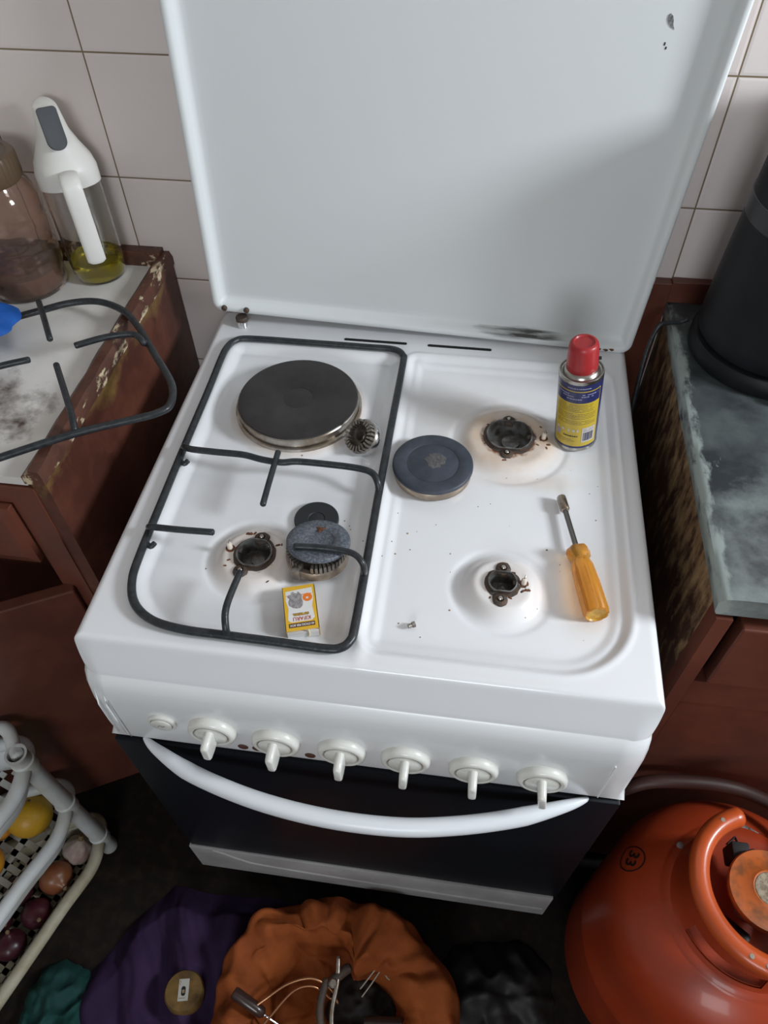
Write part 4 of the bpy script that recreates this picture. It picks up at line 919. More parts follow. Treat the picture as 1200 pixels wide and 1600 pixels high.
def crumple(name, c, rx, ry, h, m, seed, n=48, rings=16, fold=0.35, freq=2.5, label=None, cat=None, edge_z=0.0, kind=None):
    bm = bmesh.new(); rows = []
    for j in range(rings+1):
        t = j/rings; row = []
        for i in range(n):
            a = 2*PI*i/n
            rr = 1+0.22*noise.noise(Vector((math.cos(a)*1.7, math.sin(a)*1.7, seed)))+0.07*noise.noise(Vector((math.cos(a)*5, math.sin(a)*5, seed+4)))
            x = math.cos(a)*rx*rr*t; y = math.sin(a)*ry*rr*t
            e = 1-t**3
            nz = noise.noise(Vector((x*freq*10, y*freq*10, seed)))+0.5*noise.noise(Vector((x*freq*24, y*freq*24, seed+2)))
            ridge = 1-abs(noise.noise(Vector((x*freq*12, y*freq*12, seed+9))))*2
            z = edge_z+h*e*(0.72+fold*nz+fold*0.6*(ridge-0.5))
            row.append(bm.verts.new((c[0]+x, c[1]+y, c[2]+max(z, 0.0005))))
        rows.append(row)
    cv = bm.verts.new((c[0], c[1], c[2]+sum(v.co.z-c[2] for v in rows[1])/n))
    for v in rows[0]: bm.verts.remove(v)
    for i in range(n): bm.faces.new((cv, rows[1][i], rows[1][(i+1) % n]))
    for a, b_ in zip(rows[1:-1], rows[2:]):
        for i in range(n): bm.faces.new((a[i], b_[i], b_[(i+1) % n], a[(i+1) % n]))
    low = [bm.verts.new((v.co.x, v.co.y, c[2])) for v in rows[-1]]
    for i in range(n): bm.faces.new((rows[-1][i], low[i], low[(i+1) % n], rows[-1][(i+1) % n]))
    bm.faces.new(low)
    o = done(name, bm, m, angle=70)
    if label: tag(o, label, cat, kind=kind)
    return o
o = crumple('blue_cloth', (-0.588, 0.395, 0.9440), 0.085, 0.060, 0.030, bc_, 3.1, fold=0.5, freq=3, label='bright blue crumpled cloth resting on the wire pan support on the left worktop', cat='cloth')
gj = empty('small_glass', (-0.612, 0.470, 0.911), 'small clear glass with brass rim behind the blue cloth at the left', 'glass')
bm = bmesh.new(); lathe(bm, [(0, 0.0), (0.018, 0.0), (0.021, 0.006), (0.022, 0.035), (0.020, 0.035), (0.019, 0.007), (0, 0.004)], 32); done('glass_body', bm, clear, gj)
bm = bmesh.new(); lathe(bm, [(0.0225, 0.034), (0.0235, 0.036), (0.0225, 0.041), (0.019, 0.042), (0, 0.042)], 32); done('brass_lid', bm, M['brass'], gj)

# ------------------------------------------------------------------ gas cylinder
red = mat('orange_cylinder_paint', (0.36, 0.042, 0.010), 0.40, col2=(0.30, 0.034, 0.009), scale=8, bump=0.12, bscale=18, coat=0.15)
rim = mat('orange_collar_paint', (0.52, 0.085, 0.018), 0.34, coat=0.2, col2=(0.45, 0.07, 0.014), scale=14)
regm = mat('orange_regulator', (0.48, 0.11, 0.02), 0.45, col2=(0.22, 0.07, 0.02), scale=50, lo=0.42, hi=0.62)
blk = mat('black_ink', (0.012, 0.008, 0.008), 0.5)
CX, CY = 0.4880, -0.0540
cl = empty('gas_cylinder', (CX, CY, 0), 'large orange gas cylinder marked 33, standing on the floor right of the cooker', 'gas cylinder')
bm = bmesh.new(); lathe(bm, [(0.125, 0.0), (0.128, 0.0), (0.128, 0.035), (0.122, 0.035), (0.122, 0.002)], 72); done('foot_ring', bm, red, cl)
CP = [(0, 0.020), (0.08, 0.024), (0.125, 0.040), (0.148, 0.065), (0.1555, 0.095), (0.1560, 0.24), (0.1565, 0.243), (0.1565, 0.250), (0.1560, 0.253), (0.1560, 0.375), (0.1550, 0.400), (0.1515, 0.422), (0.1440, 0.441), (0.134, 0.4535), (0.120, 0.4660), (0.104, 0.4775), (0.1005, 0.4790), (0.0985, 0.4830), (0.085, 0.4860), (0.05, 0.4905), (0.0, 0.4930)]
bm = bmesh.new(); lathe(bm, CP, 96); cb_ = done('cylinder_body', bm, red, cl, angle=60)
def arcpts(r, a0, a1, z, n): return [(r*math.cos(math.radians(a0+(a1-a0)*i/n)), r*math.sin(math.radians(a0+(a1-a0)*i/n)), z) for i in range(n+1)]
A0, A1 = 108, 395
bm = bmesh.new(); sweep(bm, arcpts(0.0830, A0, A1, 0.5720, 60), 0.0118, 14); col_ = done('collar_rim', bm, rim, cl, angle=60)
bm = bmesh.new()
lo, li = [], []
for i in range(61):
    a = math.radians(A0+4+(A1-A0-8)*i/60)
    prof_ = [(0.0925, 0.4835), (0.0880, 0.4900), (0.0830, 0.515), (0.0825, 0.568)]
    lo.append([bm.verts.new((r_*math.cos(a), r_*math.sin(a), z)) for r_, z in prof_])
    li.append([bm.verts.new(((r_-0.0025)*math.cos(a), (r_-0.0025)*math.sin(a), z)) for r_, z in prof_])
for i in range(60):
    for k in range(3):
        if k == 1 and (19 < i < 34): continue     # hand slot low in the collar
        bm.faces.new((lo[i][k], lo[i+1][k], lo[i+1][k+1], lo[i][k+1])); bm.faces.new((li[i+1][k], li[i][k], li[i][k+1], li[i+1][k+1]))
done('collar', bm, red, cl, angle=60)
# valve and regulator
bm = bmesh.new(); lathe(bm, [(0.020, 0.488), (0.020, 0.505), (0.014, 0.510), (0.014, 0.535), (0, 0.535)], 32); vv = done('valve', bm, M['brass'], cl)
bm = bmesh.new(); lathe(bm, [(0.0, 0.530), (0.030, 0.530), (0.045, 0.540), (0.0465, 0.548), (0.0450, 0.5515), (0.0400, 0.5520), (0.0250, 0.5545), (0.0205, 0.5580), (0.0195, 0.5570), (0.0, 0.5565)], 64); rg = done('regulator', bm, regm, cl, angle=50); rg.location = (0.001, 0.002, 0.008)
bm = bmesh.new(); lathe(bm, [(0.0190, 0.5568), (0.0180, 0.5578), (0, 0.5580)], 40); done('cream_disc', bm, mat('cream_print', (0.33, 0.27, 0.18), 0.6, col2=(0.16, 0.11, 0.07), scale=180), rg)
bm = bmesh.new(); lathe(bm, [(0.0062, 0.5530), (0.0062, 0.5560), (0.004, 0.5565), (0, 0.5565)], 6, (0.003, -0.0280, 0)); done('bolt', bm, M['steel'], rg)
bm = bmesh.new(); box(bm, -0.030, -0.008, 0.036, 0.058, 0.512, 0.548, 0.003); done('rubber_block', bm, mat('rubber', (0.015, 0.013, 0.013), 0.7), cl)
bm = bmesh.new(); sweep(bm, [(-0.074, -0.006, 0.500), (-0.055, -0.012, 0.505), (-0.036, -0.030, 0.510), (-0.018, -0.044, 0.512)], [0.003, 0.006, 0.009, 0.009], 10, ell=(1, 0.6)); done('black_lever', bm, blk, cl)
# the number 33 in its circle, following the shoulder of the cylinder
def dome_z(x, y):
    r = math.hypot(x, y)
    for (r1, z1), (r0, z0) in zip(CP[:-1], CP[1:]):
        if z1 > 0.3 and r0 <= r <= r1: return z1+(z0-z1)*((r1-r)/(r1-r0) if r1 > r0 else 0)
    return 0.493
NC = (0.3605-CX, -0.0052-CY)
ncr = math.hypot(*NC); nca = math.atan2(NC[1], NC[0])
def on_dome(u, v, off=0.0006):
    """u along the circumference, v towards the top, metres; wraps the flat mark over the shoulder"""
    s0 = 0
    # walk along the profile by arc length v from radius ncr
    prof2 = [p for p in CP if p[1] > 0.37]
    acc = []; s = 0; last = None
    for p in prof2:
        if last: s += math.hypot(p[0]-last[0], p[1]-last[1])
        acc.append((s, p)); last = p
    sb = None
    for (sa, pa), (sb_, pb) in zip(acc[:-1], acc[1:]):
        if pb[0] <= ncr <= pa[0]: sb = sa+(sb_-sa)*(pa[0]-ncr)/(pa[0]-pb[0]); break
    st = sb+v
    for (sa, pa), (sb_, pb) in zip(acc[:-1], acc[1:]):
        if sa <= st <= sb_:
            t = (st-sa)/(sb_-sa); r = pa[0]+(pb[0]-pa[0])*t; z = pa[1]+(pb[1]-pa[1])*t; break
    else: r, z = ncr, 0.45
    a = nca+u/ncr; r += off*0.6
    return Vector((r*math.cos(a), r*math.sin(a), z+off))
bm = bmesh.new(); NR = 44; RO, RI = 0.0185, 0.0168
A = [bm.verts.new(on_dome(0.98*RO*math.cos(2*PI*i/NR), 1.10*RO*math.sin(2*PI*i/NR))) for i in range(NR)]
B = [bm.verts.new(on_dome(0.98*RI*math.cos(2*PI*i/NR), 1.10*RI*math.sin(2*PI*i/NR))) for i in range(NR)]
for i in range(NR): bm.faces.new((A[i], A[(i+1) % NR], B[(i+1) % NR], B[i]))
num = done('number_ring', bm, blk, cb_, smooth=False)
tx = text_mesh('number_33', '33', 0.0235, blk, cb_, Matrix.Identity(4), 0.0, bold=0.0004)
NROT = math.radians(172)
for v in tx.data.vertices:
    x, y = v.co.x, v.co.y
    v.co = on_dome(-(x*math.cos(NROT)-y*math.sin(NROT)), -(x*math.sin(NROT)+y*math.cos(NROT)), 0.0008)
# chalk-like hand marks on the shoulder inside the collar
bm = bmesh.new()
for st_ in ([(-0.012, 0.072), (0.000, 0.083), (0.003, 0.069)], [(0.012, 0.066), (0.020, 0.070), (0.024, 0.062), (0.018, 0.056), (0.026, 0.052)], [(0.014, 0.048), (0.024, 0.038)]):
    sweep(bm, [(x, y, dome_z(x, y)+0.0010) for x, y in st_], 0.0013, 6)
done('hand_marks', bm, blk, cb_)
bm = bmesh.new()
for k in range(3):
    poly_prism(bm, [(0.010+0.012*k, 0.096-0.004*k), (0.021+0.012*k, 0.093-0.005*k), (0.023+0.012*k, 0.101-0.006*k), (0.012+0.012*k, 0.105-0.004*k)], 0.4775-0.001*k, 0.4800-0.001*k)
done('paper_label', bm, mat('grey_paper', (0.22, 0.19, 0.17), 0.8, col2=(0.1, 0.07, 0.06), scale=120), cb_, smooth=False)
for (a, dr_2) in ((127, 0), (240, 0.004), (252, -0.002)):
    bm = bmesh.new(); x, y = 0.086*math.cos(math.radians(a)), 0.086*math.sin(math.radians(a))
    lathe(bm, [(0.0032, 0), (0.0026, 0.0008), (0, 0.001)], 9, (x+0.002, y, 0.5830)); done('paint_chip', bm, mat('chip', (0.28, 0.22, 0.17), 0.6), col_)
bm = bmesh.new(); lathe(bm, [(0.005, 0), (0.0045, 0.002), (0.002, 0.0035), (0, 0.0036)], 10, (-0.0720, 0.0640, dome_z(-0.072, 0.064))); done('paint_drip', bm, mat('chip2', (0.25, 0.2, 0.18), 0.6), cb_)
hs = rod('gas_hose', [(0.3480, 0.092, 0.42), (0.3545, 0.082, 0.470), (0.3800, 0.086, 0.492), (0.4214, 0.0900, 0.498), (0.4735, 0.0920, 0.498), (0.5142, 0.0860, 0.496), (0.5500, 0.066, 0.500), (0.575, 0.025, 0.520), (0.560, -0.015, 0.548), (0.537, -0.040, 0.556)], 0.0095, mat('brown_hose', (0.045, 0.018, 0.014), 0.5), None, ell=(1, 1))
tag(hs, 'dark brown rubber gas hose curving behind the orange cylinder', 'hose')

# ------------------------------------------------------------------ vegetable rack
rk = empty('vegetable_rack', (-0.5250, 0.0180, 0), 'white plastic stacking vegetable rack on the floor at the lower left', 'rack')
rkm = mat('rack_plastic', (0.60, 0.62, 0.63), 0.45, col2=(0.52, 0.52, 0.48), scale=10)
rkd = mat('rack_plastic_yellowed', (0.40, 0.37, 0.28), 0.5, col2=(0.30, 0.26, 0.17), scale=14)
def tier_path(z):
    return [(-0.5250, 0.0175, z), (-0.5205, 0.000, z), (-0.5185, -0.020, z-0.001), (-0.5215, -0.042, z-0.003), (-0.5310, -0.068, z-0.004), (-0.5455, -0.105, z-0.004), (-0.5650, -0.165, z-0.004), (-0.5950, -0.255, z-0.004), (-0.6180, -0.320, z-0.004),
            (-0.6380, -0.348, z-0.004), (-0.6750, -0.355, z-0.004), (-0.7600, -0.325, z-0.004), (-0.8150, -0.300, z-0.004), (-0.8300, -0.270, z-0.004), (-0.8200, -0.215, z), (-0.7900, -0.130, z), (-0.7650, -0.060, z), (-0.7400, -0.048, z), (-0.6900, -0.025, z), (-0.6000, 0.030, z), (-0.5700, 0.043, z), (-0.5480, 0.047, z), (-0.5340, 0.040, z), (-0.5270, 0.028, z)]
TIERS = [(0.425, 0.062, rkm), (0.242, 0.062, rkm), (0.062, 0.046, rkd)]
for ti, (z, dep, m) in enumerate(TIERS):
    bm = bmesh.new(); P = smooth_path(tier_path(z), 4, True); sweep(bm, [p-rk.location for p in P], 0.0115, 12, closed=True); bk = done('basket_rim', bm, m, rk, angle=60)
    # basket sides sloping in to a slotted floor
    bm = bmesh.new(); cx_, cy2 = -0.672, -0.125
    zf = z-dep
    def ins(p, s, zz): return (cx_+(p.x-cx_)*s-rk.location.x, cy2+(p.y-cy2)*s-rk.location.y, zz)
    top_ = [ins(p, 0.99, z-0.006) for p in P]; mid_ = [ins(p, 0.93, zf+0.006) for p in P]; bot_ = [ins(p, 0.90, zf) for p in P]
    loft(bm, [top_, mid_, bot_], close_last=False)
    sd = done('basket_side', bm, m, rk, angle=60)
    so = sd.modifiers.new('t', 'SOLIDIFY'); so.thickness = 0.0025
    # floor: ribs both ways leaving oblong slots, in the rack's own slanted frame
    ux, uy = -0.312, -0.950
    bm = bmesh.new()
    poly = [Vector((q[0], q[1])) for q in bot_]
    def inside(px, py):
        c = False; n = len(poly); j = n-1
        for i in range(n):
            if ((poly[i].y > py) != (poly[j].y > py)) and (px < (poly[j].x-poly[i].x)*(py-poly[i].y)/(poly[j].y-poly[i].y)+poly[i].x): c = not c
            j = i
        return c
    cell_u, cell_v, rib = 0.0215, 0.0370, 0.0100
    lx, ly = cx_-rk.location.x, cy2-rk.location.y
    def strip(fixed, along_u, hw):
        rng_ = [k*0.002-0.36 for k in range(361)]; ok = []
        for q in rng_:
            good = True
            for o_ in (-hw, hw):
                u, v = (q, fixed+o_) if along_u else (fixed+o_, q)
                if not inside(lx+u*ux+v*(-uy), ly+u*uy+v*ux): good = False
            if good: ok.append(q)
        if len(ok) < 4: return
        q0, q1 = ok[0], ok[-1]
        c4 = [(q0, fixed-hw), (q1, fixed-hw), (q1, fixed+hw), (q0, fixed+hw)]
        if not along_u: c4 = [(b2, a2) for a2, b2 in c4]
        poly_prism(bm, [(lx+u*ux+v*(-uy), ly+u*uy+v*ux) for u, v in c4], zf-0.0012, zf+0.0012)
    for iu in range(-16, 17): strip(iu*cell_u, False, rib/2)
    for iv in range(-6, 7): strip(iv*cell_v, True, rib/2*1.15)
    done('basket_floor', bm, m, rk, smooth=False)
def post(x, y, zs, ztop):
    bm = bmesh.new()
    pr_ = [(0.0110, 0.0), (0.0150, 0.0), (0.0155, 0.004)]
    for (z, dep, m) in reversed(TIERS):
        pr_ += [(0.0140, z-0.022), (0.0140, z-0.013), (0.0168, z-0.012), (0.0172, z+0.012), (0.0150, z+0.014)]
    pr_ += [(0.0150, ztop-0.004), (0.0160, ztop-0.003), (0.0160, ztop), (0.0125, ztop), (0.0125, ztop-0.05), (0, ztop-0.05)]
    lathe(bm, pr_, 32, (x-rk.location.x, y-rk.location.y, 0)); return done('post', bm, rkm, rk, angle=45)
post(-0.5250, 0.0180, 0, 0.462); post(-0.762, -0.056, 0, 0.462); post(-0.627, -0.335, 0, 0.462); post(-0.828, -0.265, 0, 0.462)
rod('top_hoop', [Vector(p)-rk.location for p in ((-0.5250, 0.0180, 0.452), (-0.5360, 0.028, 0.452), (-0.5440, 0.040, 0.456), (-0.5530, 0.050, 0.462), (-0.5680, 0.052, 0.464), (-0.6100, 0.035, 0.464), (-0.66, 0.005, 0.462), (-0.705, -0.022, 0.458), (-0.762, -0.056, 0.450))], 0.0105, rkm, rk)

# fruit and vegetables
lem = mat('yellow_peel', (0.62, 0.38, 0.025), 0.42, col2=(0.50, 0.27, 0.02), scale=9, bump=0.25, bscale=220)
orn = mat('orange_peel', (0.68, 0.30, 0.02), 0.42, col2=(0.55, 0.22, 0.02), scale=9, bump=0.25, bscale=220)
gar = mat('garlic_skin', (0.46, 0.38, 0.32), 0.6, col2=(0.30, 0.20, 0.17), scale=26)
bon = mat('brown_onion_skin', (0.22, 0.085, 0.035), 0.35, col2=(0.20, 0.06, 0.025), scale=14, stretch=(1, 1, 0.3))
ron = mat('red_onion_skin', (0.060, 0.012, 0.018), 0.34, col2=(0.035, 0.008, 0.013), scale=12, stretch=(1, 1, 0.3))
stemm = mat('dry_stem', (0.16, 0.10, 0.05), 0.8)
def fruit(name, c, r, m, label, group=None, rot=(0.3, 0.2, 0), cat='fruit', squash=0.92):
    o = empty(name, c, label, cat, group, rot)
    pr_ = [(r*math.sin(t), r*squash*math.cos(t)) for t in [PI*i/20 for i in range(21)]]
    pr_[0] = (0, r*squash*0.965); pr_[1] = (pr_[1][0], r*squash*0.985); pr_[-1] = (0, -r*squash)
    bm = bmesh.new(); lathe(bm, list(reversed(pr_)), 36, rfun=lambda a, z: 1+0.02*noise.noise(Vector((math.cos(a), math.sin(a), z*30+c[0]*50)))); done('peel', bm, m, o, angle=80)
    bm = bmesh.new(); lathe(bm, [(r*0.09, r*squash*0.955), (r*0.07, r*squash*0.99), (0, r*squash*0.995)], 8); done('stem_scar', bm, stemm, o)
    return o
ZF2 = 0.242-0.062+0.002
fruit('yellow_fruit', (-0.5930, -0.0020, ZF2+0.0350), 0.0375, lem, 'large yellow orange-like fruit next to the rack post in the middle basket', rot=(-0.5, 0.1, 0))
fruit('orange_fruit', (-0.6480, -0.0200, ZF2+0.0350), 0.0340, orn, 'bright orange fruit behind the yellow one at the photo edge in the middle basket', rot=(0.4, 0.5, 0))
fruit('orange_fruit', (-0.6350, -0.0850, ZF2+0.0300), 0.0300, orn, 'orange fruit nearest the front in the middle basket, cut by the photo edge', rot=(0.4, 0.5, 0))
ZF3 = 0.062-0.046+0.002
def onion(name, c, r, m, label, group=None, rot=(0.3, 0.2, 0)):
    o = empty(name, c, label, 'onion', group, rot)
    pr_ = [(0, -r*0.86)]+[(r*math.sin(t), -r*0.88*math.cos(t)) for t in [PI*i/16 for i in range(1, 15)]]+[(r*0.22, r*0.95), (r*0.12, r*1.08), (0, r*1.12)]
    bm = bmesh.new(); lathe(bm, pr_, 36, rfun=lambda a, z: 1+0.012*math.cos(9*a)); done('bulb', bm, m, o, angle=80)
    bm = bmesh.new(); lathe(bm, [(r*0.11, r*1.05), (r*0.14, r*1.22), (r*0.04, r*1.35), (0, r*1.35)], 10); done('dry_neck', bm, stemm, o)
    return o
garl = empty('garlic_bulb', (-0.5660, -0.0050, ZF3+0.0215), 'whole white garlic bulb in the lowest rack basket behind the brown onion', 'garlic', rot=(-0.5, 0.3, 0))
bm = bmesh.new(); lathe(bm, [(0, -0.016), (0.014, -0.019), (0.024, -0.012), (0.0275, 0.0), (0.0235, 0.012), (0.012, 0.0205), (0.0055, 0.027), (0.0, 0.028)], 48, rfun=lambda a, z: 1+0.07*abs(math.cos(4*a))); done('cloves', bm, gar, garl, angle=80)
bm = bmesh.new(); lathe(bm, [(0.0055, 0.026), (0.0045, 0.036), (0.0055, 0.040), (0, 0.040)], 10); done('dry_neck', bm, stemm, garl)
onion('brown_onion', (-0.5850, -0.0580, ZF3+0.0270), 0.0300, bon, 'brown-skinned onion in the lowest rack basket in front of the garlic', rot=(0.5, 1.2, 0))
for k, (x, y, r, t, lab_) in enumerate([(-0.5960, -0.1190, 0.0260, (0.4, 0.7, 0), 'dark red onion touching the rail just in front of the brown onion'), (-0.6200, -0.1720, 0.0265, (-0.3, 0.4, 1), 'dark red onion in the lowest basket nearest the front, with a pink highlight'),
                                        (-0.6450, -0.0880, 0.0270, (0.6, -0.4, 0), 'dark red onion farthest back, half hidden under the middle basket rail'), (-0.6620, -0.1400, 0.0260, (0.2, 1.0, 0), 'dark red onion deep in the lowest basket at the photo edge')]):
    onion('red_onion', (x, y, ZF3+0.0240), r, ron, lab_, 'red onions in the lowest rack basket', t)

# ------------------------------------------------------------------ things on the floor
pur = mat('purple_cloth', (0.034, 0.017, 0.050), 0.85, col2=(0.024, 0.012, 0.038), scale=9, bump=0.2, bscale=300, spec=0.2)
bm = bmesh.new()
NXX, NYY = 130, 100
V = []
def cloth_in(u, v): return True
for j in range(NYY+1):
    row = []
    for i in range(NXX+1):
        u, v = i/NXX, j/NYY
        x = -0.545+0.485*u; y = -0.40+0.385*v
        # ragged outline: left edge slants, top edge tucked under the drawer
        x += (0.17*v**1.8)*(1-u)
        d = (x*0.80+y*0.38); e = (-x*0.38+y*0.80)
        fold = 0.5+0.5*math.sin(d*84+2.4*noise.noise(Vector((x*7, y*7, 2)))+1.0)
        z = 0.004+0.042*fold*(0.45+0.7*abs(noise.noise(Vector((x*5, y*5, 4)))))+0.016*(noise.noise(Vector((x*13, y*13, 7)))+0.4)
        z += 0.035*math.exp(-((x+0.20)/0.12)**2-((y+0.10)/0.10)**2)
        z += 0.007*abs(math.sin(d*170+4*noise.noise(Vector((x*9, y*9, 33)))))*(0.5+noise.noise(Vector((x*6, y*6, 40))))
        b_e = min(u, 1-u, v, 1-v)*9
        eb = math.hypot((x+0.040)/0.185, (y+0.185)/0.145)
        z *= min(1, max(0.02, (eb-0.95)*5))
        z *= min(1, b_e)
        jx = 0.014*noise.noise(Vector((x*14, y*14, 11))); jy = 0.012*noise.noise(Vector((x*14, y*14, 15)))
        row.append(bm.verts.new((x+jx, y+jy-0.02, max(z, 0.0)+0.0012)))
    V.append(row)
for a, b_ in zip(V[:-1], V[1:]):
    for i in range(NXX): bm.faces.new((a[i], a[i+1], b_[i+1], b_[i]))
o = done('purple_cloth', bm, pur, angle=80); tag(o, 'dark purple cloth spread in folds on the floor in front of the cooker', 'cloth')
teal = mat('teal_cloth', (0.004, 0.055, 0.046), 0.85, col2=(0.003, 0.038, 0.034), scale=12, bump=0.2, bscale=300)
crumple('teal_cloth', (-0.505, -0.260, 0.001), 0.075, 0.085, 0.060, teal, 7.7, n=80, rings=30, fold=0.40, freq=2.2, label='dark teal green crumpled cloth on the floor beside the vegetable rack', cat='cloth')
blkb = mat('black_bag', (0.012, 0.011, 0.011), 0.6, bump=0.2)
crumple('black_cloth', (0.235, -0.130, 0.001), 0.100, 0.090, 0.045, blkb, 12.3, n=80, rings=26, fold=0.5, freq=1.8, label='black crumpled cloth on the floor between the orange bag and the gas cylinder', cat='cloth')

# tape measure
tp = empty('tape_measure', (-0.2920, -0.2000, 0.050), 'grubby yellow tape measure with a silver label lying on the purple cloth', 'tape measure', rot=(math.radians(-6), math.radians(4), math.radians(12)))
ty = mat('grubby_yellow', (0.17, 0.095, 0.025), 0.5, col2=(0.08, 0.045, 0.015), scale=40, lo=0.4, hi=0.65)
bm = bmesh.new(); ov = [(0.033*math.cos(2*PI*i/40)*(1.0 if math.cos(2*PI*i/40) > -0.3 else 0.97), 0.032*math.sin(2*PI*i/40) ) for i in range(40)]
loft(bm, [[(x*0.9, y*0.9, -0.016) for x, y in ov], [(x, y, -0.012) for x, y in ov], [(x, y, 0.009) for x, y in ov], [(x*0.92, y*0.92, 0.014) for x, y in ov], [(x*0.78, y*0.78, 0.0145) for x, y in ov]], close_first=True); done('case', bm, ty, tp, angle=50)
bm = bmesh.new(); box(bm, -0.0085, 0.0085, -0.015, 0.017, 0.0140, 0.0152, 0.0004); lb_ = done('silver_label', bm, mat('silver_label', (0.42, 0.40, 0.36), 0.4), tp, smooth=False)
bm = bmesh.new(); poly_prism(bm, rrect(-0.0035, 0.0035, -0.008, 0.006, 0.0034, 6), 0.0152, 0.0154); done('dark_window', bm, M['dark'], lb_, smooth=False)
bm = bmesh.new(); box(bm, -0.002, 0.002, -0.004, 0.001, 0.0154, 0.0156); box(bm, -0.0065, -0.0055, 0.008, 0.015, 0.0152, 0.0154); box(bm, -0.0065, 0.004, -0.0115, -0.0105, 0.0152, 0.0154); done('label_marks', bm, M['grime'], lb_, smooth=False)

# orange tool bag: cloth walls slumped outward round a dark hollow
og = mat('orange_cloth', (0.29, 0.073, 0.016), 0.8, col2=(0.21, 0.048, 0.011), scale=12, bump=0.25, bscale=260, spec=0.25)
BGX, BGY = -0.040, -0.185
bag = empty('tool_bag', (BGX, BGY, 0), 'open orange cloth bag holding tools on the floor in front of the cooker', 'bag')
bm = bmesh.new(); NA, rings = 200, []
prof_b = [(1.00, 0.0, 0), (1.06, 0.02, 0.2), (1.07, 0.06, 0.6), (1.03, 0.10, 0.9), (0.95, 0.128, 1), (0.86, 0.140, 1), (0.76, 0.138, 1), (0.68, 0.120, 1), (0.62, 0.090, 1), (0.58, 0.056, 0.8), (0.52, 0.030, 0.5), (0.33, 0.022, 0.3), (0.15, 0.028, 0.1)]
_pb = smooth_path([Vector(p) for p in prof_b], 4); prof_b = [tuple(p) for p in _pb]
def bag_r(a):
    bx_, by_ = 0.192, 0.150
    c_, s_ = math.cos(a), math.sin(a)
    r_ = 1/math.sqrt((c_/bx_)**2+(s_/by_)**2)
    return r_
for (f, z, k) in prof_b:
    ring = []
    for i in range(NA):
        a = 2*PI*i/NA; c_, s_ = math.cos(a), math.sin(a)
        n1 = noise.noise(Vector((c_*1.6+f*1.2, s_*1.6, 3.3))); n2 = noise.noise(Vector((c_*2.6, s_*2.6, f*3+8))); n3 = noise.noise(Vector((c_*5.5, s_*5.5, f*7+2)))
        fold = abs(noise.noise(Vector((c_*1.9, s_*1.9, f*3.0+20))))
        flap = math.exp(-((a-0.95)/0.55)**2)       # the big fold hanging inward at the back right
        g_ = f+k*(0.07*n2+0.035*n3)-k*0.20*fold*(1 if f < 0.9 else 0.2)
        if 0.45 < f < 0.85: g_ -= 0.16*flap
        zz = z*(1+0.22*k*n1)+k*(0.028*n2+0.014*n3)+(0.030*flap*k if f < 0.95 else 0)
        zz -= 0.030*math.exp(-((a-3.3)/0.6)**2)*k
        vd = noise.voronoi(Vector((c_*f*3.4+0.5*n2, s_*f*2.9+0.5*n1, z*9+1.7)))[0]
        cr_ = min(0.6, vd[1]-vd[0])
        zz += k*0.030*(cr_-0.25); g_ += k*0.05*(cr_-0.25)
        r_ = bag_r(a)*g_
        ring.append(bm.verts.new((r_*c_, min(r_*s_, -0.034-BGY), max(zz, 0.001))))
    rings.append(ring)
for a_r, b_r in zip(rings[:-1], rings[1:]):
    for i in range(NA): bm.faces.new((a_r[i], a_r[(i+1) % NA], b_r[(i+1) % NA], b_r[i]))
bm.faces.new(rings[-1])
bo = done('bag_cloth', bm, og, bag, angle=80)
ss = bo.modifiers.new('s', 'SUBSURF'); ss.levels = 1; ss.render_levels = 1
# tools inside
tz = 0.075
dkm = mat('dark_plastic_handle', (0.035, 0.018, 0.015), 0.3, coat=0.3)
def axis_tool(name, a, b, label, cat, parts):
    A_, B_ = Vector(a), Vector(b); o = empty(name, A_, label, cat); Qm = (B_-A_).to_track_quat('Z', 'Y').to_matrix().to_4x4()
    for nm, pf, m in parts:
        bm = bmesh.new(); lathe(bm, pf, 20, mtx=Qm); done(nm, bm, m, o, angle=50)
    return o
axis_tool('screwdriver', (-0.1950, -0.1950, 0.132), (-0.0700, -0.2450, 0.085), 'screwdriver with dark round handle lying over the left rim of the orange bag', 'screwdriver',
          [('handle', [(0, 0), (0.008, 0.001), (0.0095, 0.005), (0.0095, 0.045), (0.0085, 0.056), (0.005, 0.060), (0, 0.061)], dkm), ('blade', [(0, 0.058), (0.0022, 0.058), (0.0022, 0.130), (0, 0.133)], M['chrome'])])
axis_tool('screwdriver', (0.015, -0.205, 0.085), (0.115, -0.195, 0.105), 'screwdriver with dark handle pointing right deep inside the orange bag', 'screwdriver',
          [('handle', [(0, 0), (0.010, 0.002), (0.012, 0.012), (0.011, 0.060), (0.007, 0.068), (0, 0.069)], dkm), ('blade', [(0, 0.066), (0.0022, 0.066), (0.0022, 0.105), (0, 0.106)], M['steel'])])
cop = mat('copper_wire', (0.50, 0.25, 0.13), 0.3, 0.9)
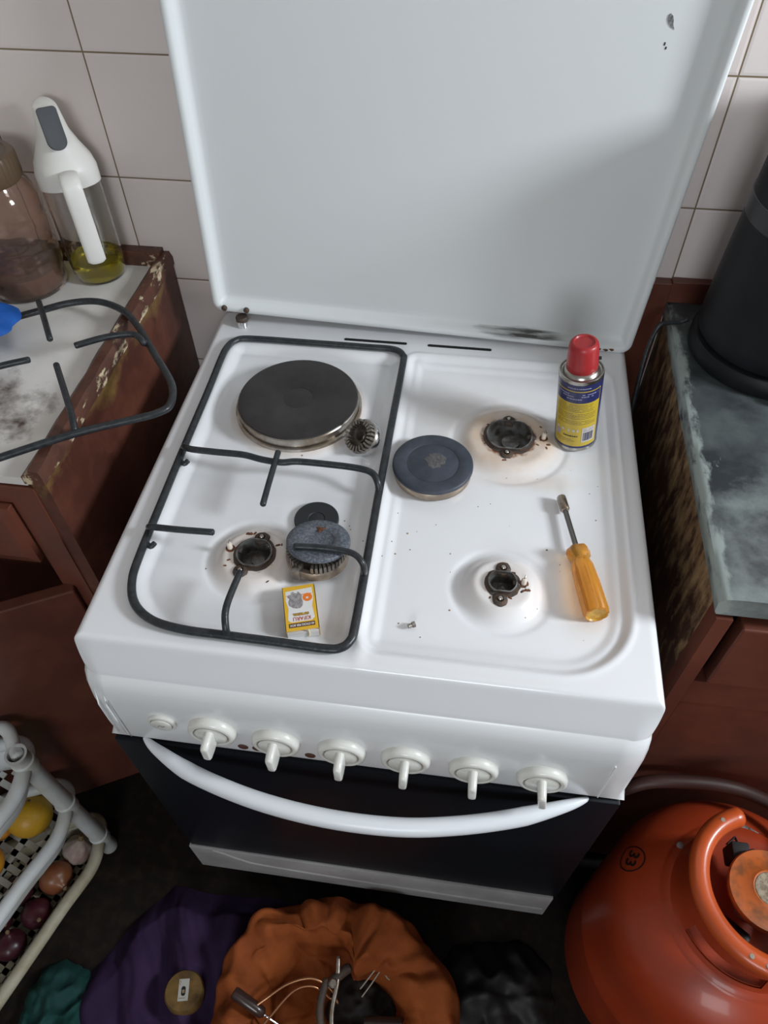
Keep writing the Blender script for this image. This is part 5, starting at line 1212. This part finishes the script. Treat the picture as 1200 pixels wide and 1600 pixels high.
o = rod('copper_wire', [(-0.165, -0.215, 0.120), (-0.140, -0.195, 0.128), (-0.110, -0.172, 0.130), (-0.075, -0.160, 0.128), (-0.045, -0.168, 0.115), (-0.030, -0.185, 0.10)], 0.0022, cop); tag(o, 'curved copper coloured wire arching over the left of the bag opening', 'wire')
o = rod('copper_wire', [(-0.140, -0.260, 0.110), (-0.140, -0.235, 0.120), (-0.128, -0.215, 0.122), (-0.100, -0.1800, 0.126), (-0.070, -0.170, 0.122), (-0.040, -0.182, 0.105)], 0.0020, cop); tag(o, 'copper wire bent downward nearest the screwdriver in the bag', 'wire')
gw = mat('grey_wire', (0.30, 0.26, 0.21), 0.4, 0.5)
o = rod('cable_coil', [(0.006, -0.170, 0.09), (0.020, -0.150, 0.10), (0.034, -0.128, 0.115), (0.040, -0.112, 0.125), (0.050, -0.120, 0.120), (0.058, -0.132, 0.110), (0.048, -0.142, 0.105), (0.036, -0.130, 0.110), (0.034, -0.110, 0.125), (0.024, -0.130, 0.11), (0.002, -0.160, 0.095)], 0.0014, gw, n=8); tag(o, 'thin pale looped wire at the right of the bag opening', 'wire')
pl = empty('pliers', (-0.040, -0.170, 0.10), 'old metal pliers with dark jaws among the tools in the orange bag', 'pliers')
rod('handle', [(-0.012, 0.012, 0.022), (-0.016, -0.020, 0.020), (-0.010, -0.050, 0.012), (0.004, -0.075, 0.006)], 0.0062, M['cast'], pl)
rod('handle', [(0.002, 0.045, 0.028), (0.006, 0.010, 0.024), (0.004, -0.030, 0.018), (0.012, -0.070, 0.008)], 0.0042, M['steel'], pl)
rod('jaw', [(-0.006, 0.006, 0.022), (0.006, 0.020, 0.022), (0.020, 0.034, 0.016)], 0.0080, M['cast'], pl)
bm = bmesh.new(); lathe(bm, [(0.007, 0.014), (0.007, 0.030), (0.005, 0.032), (0, 0.032)], 16, (0.0, 0.008, 0)); done('pivot', bm, M['steel'], pl)
crumple('bag_hollow_shade', (0.020, -0.175, 0.034), 0.075, 0.055, 0.035, mat('bag_hollow_shade', (0.018, 0.014, 0.013), 0.8), 21.0, fold=0.5, freq=3, label='black rag added for the dark shade under the tools inside the orange bag', cat='filler')  # added black heap, stands in for the shade in the bag's hollow
bpy.context.view_layer.update()
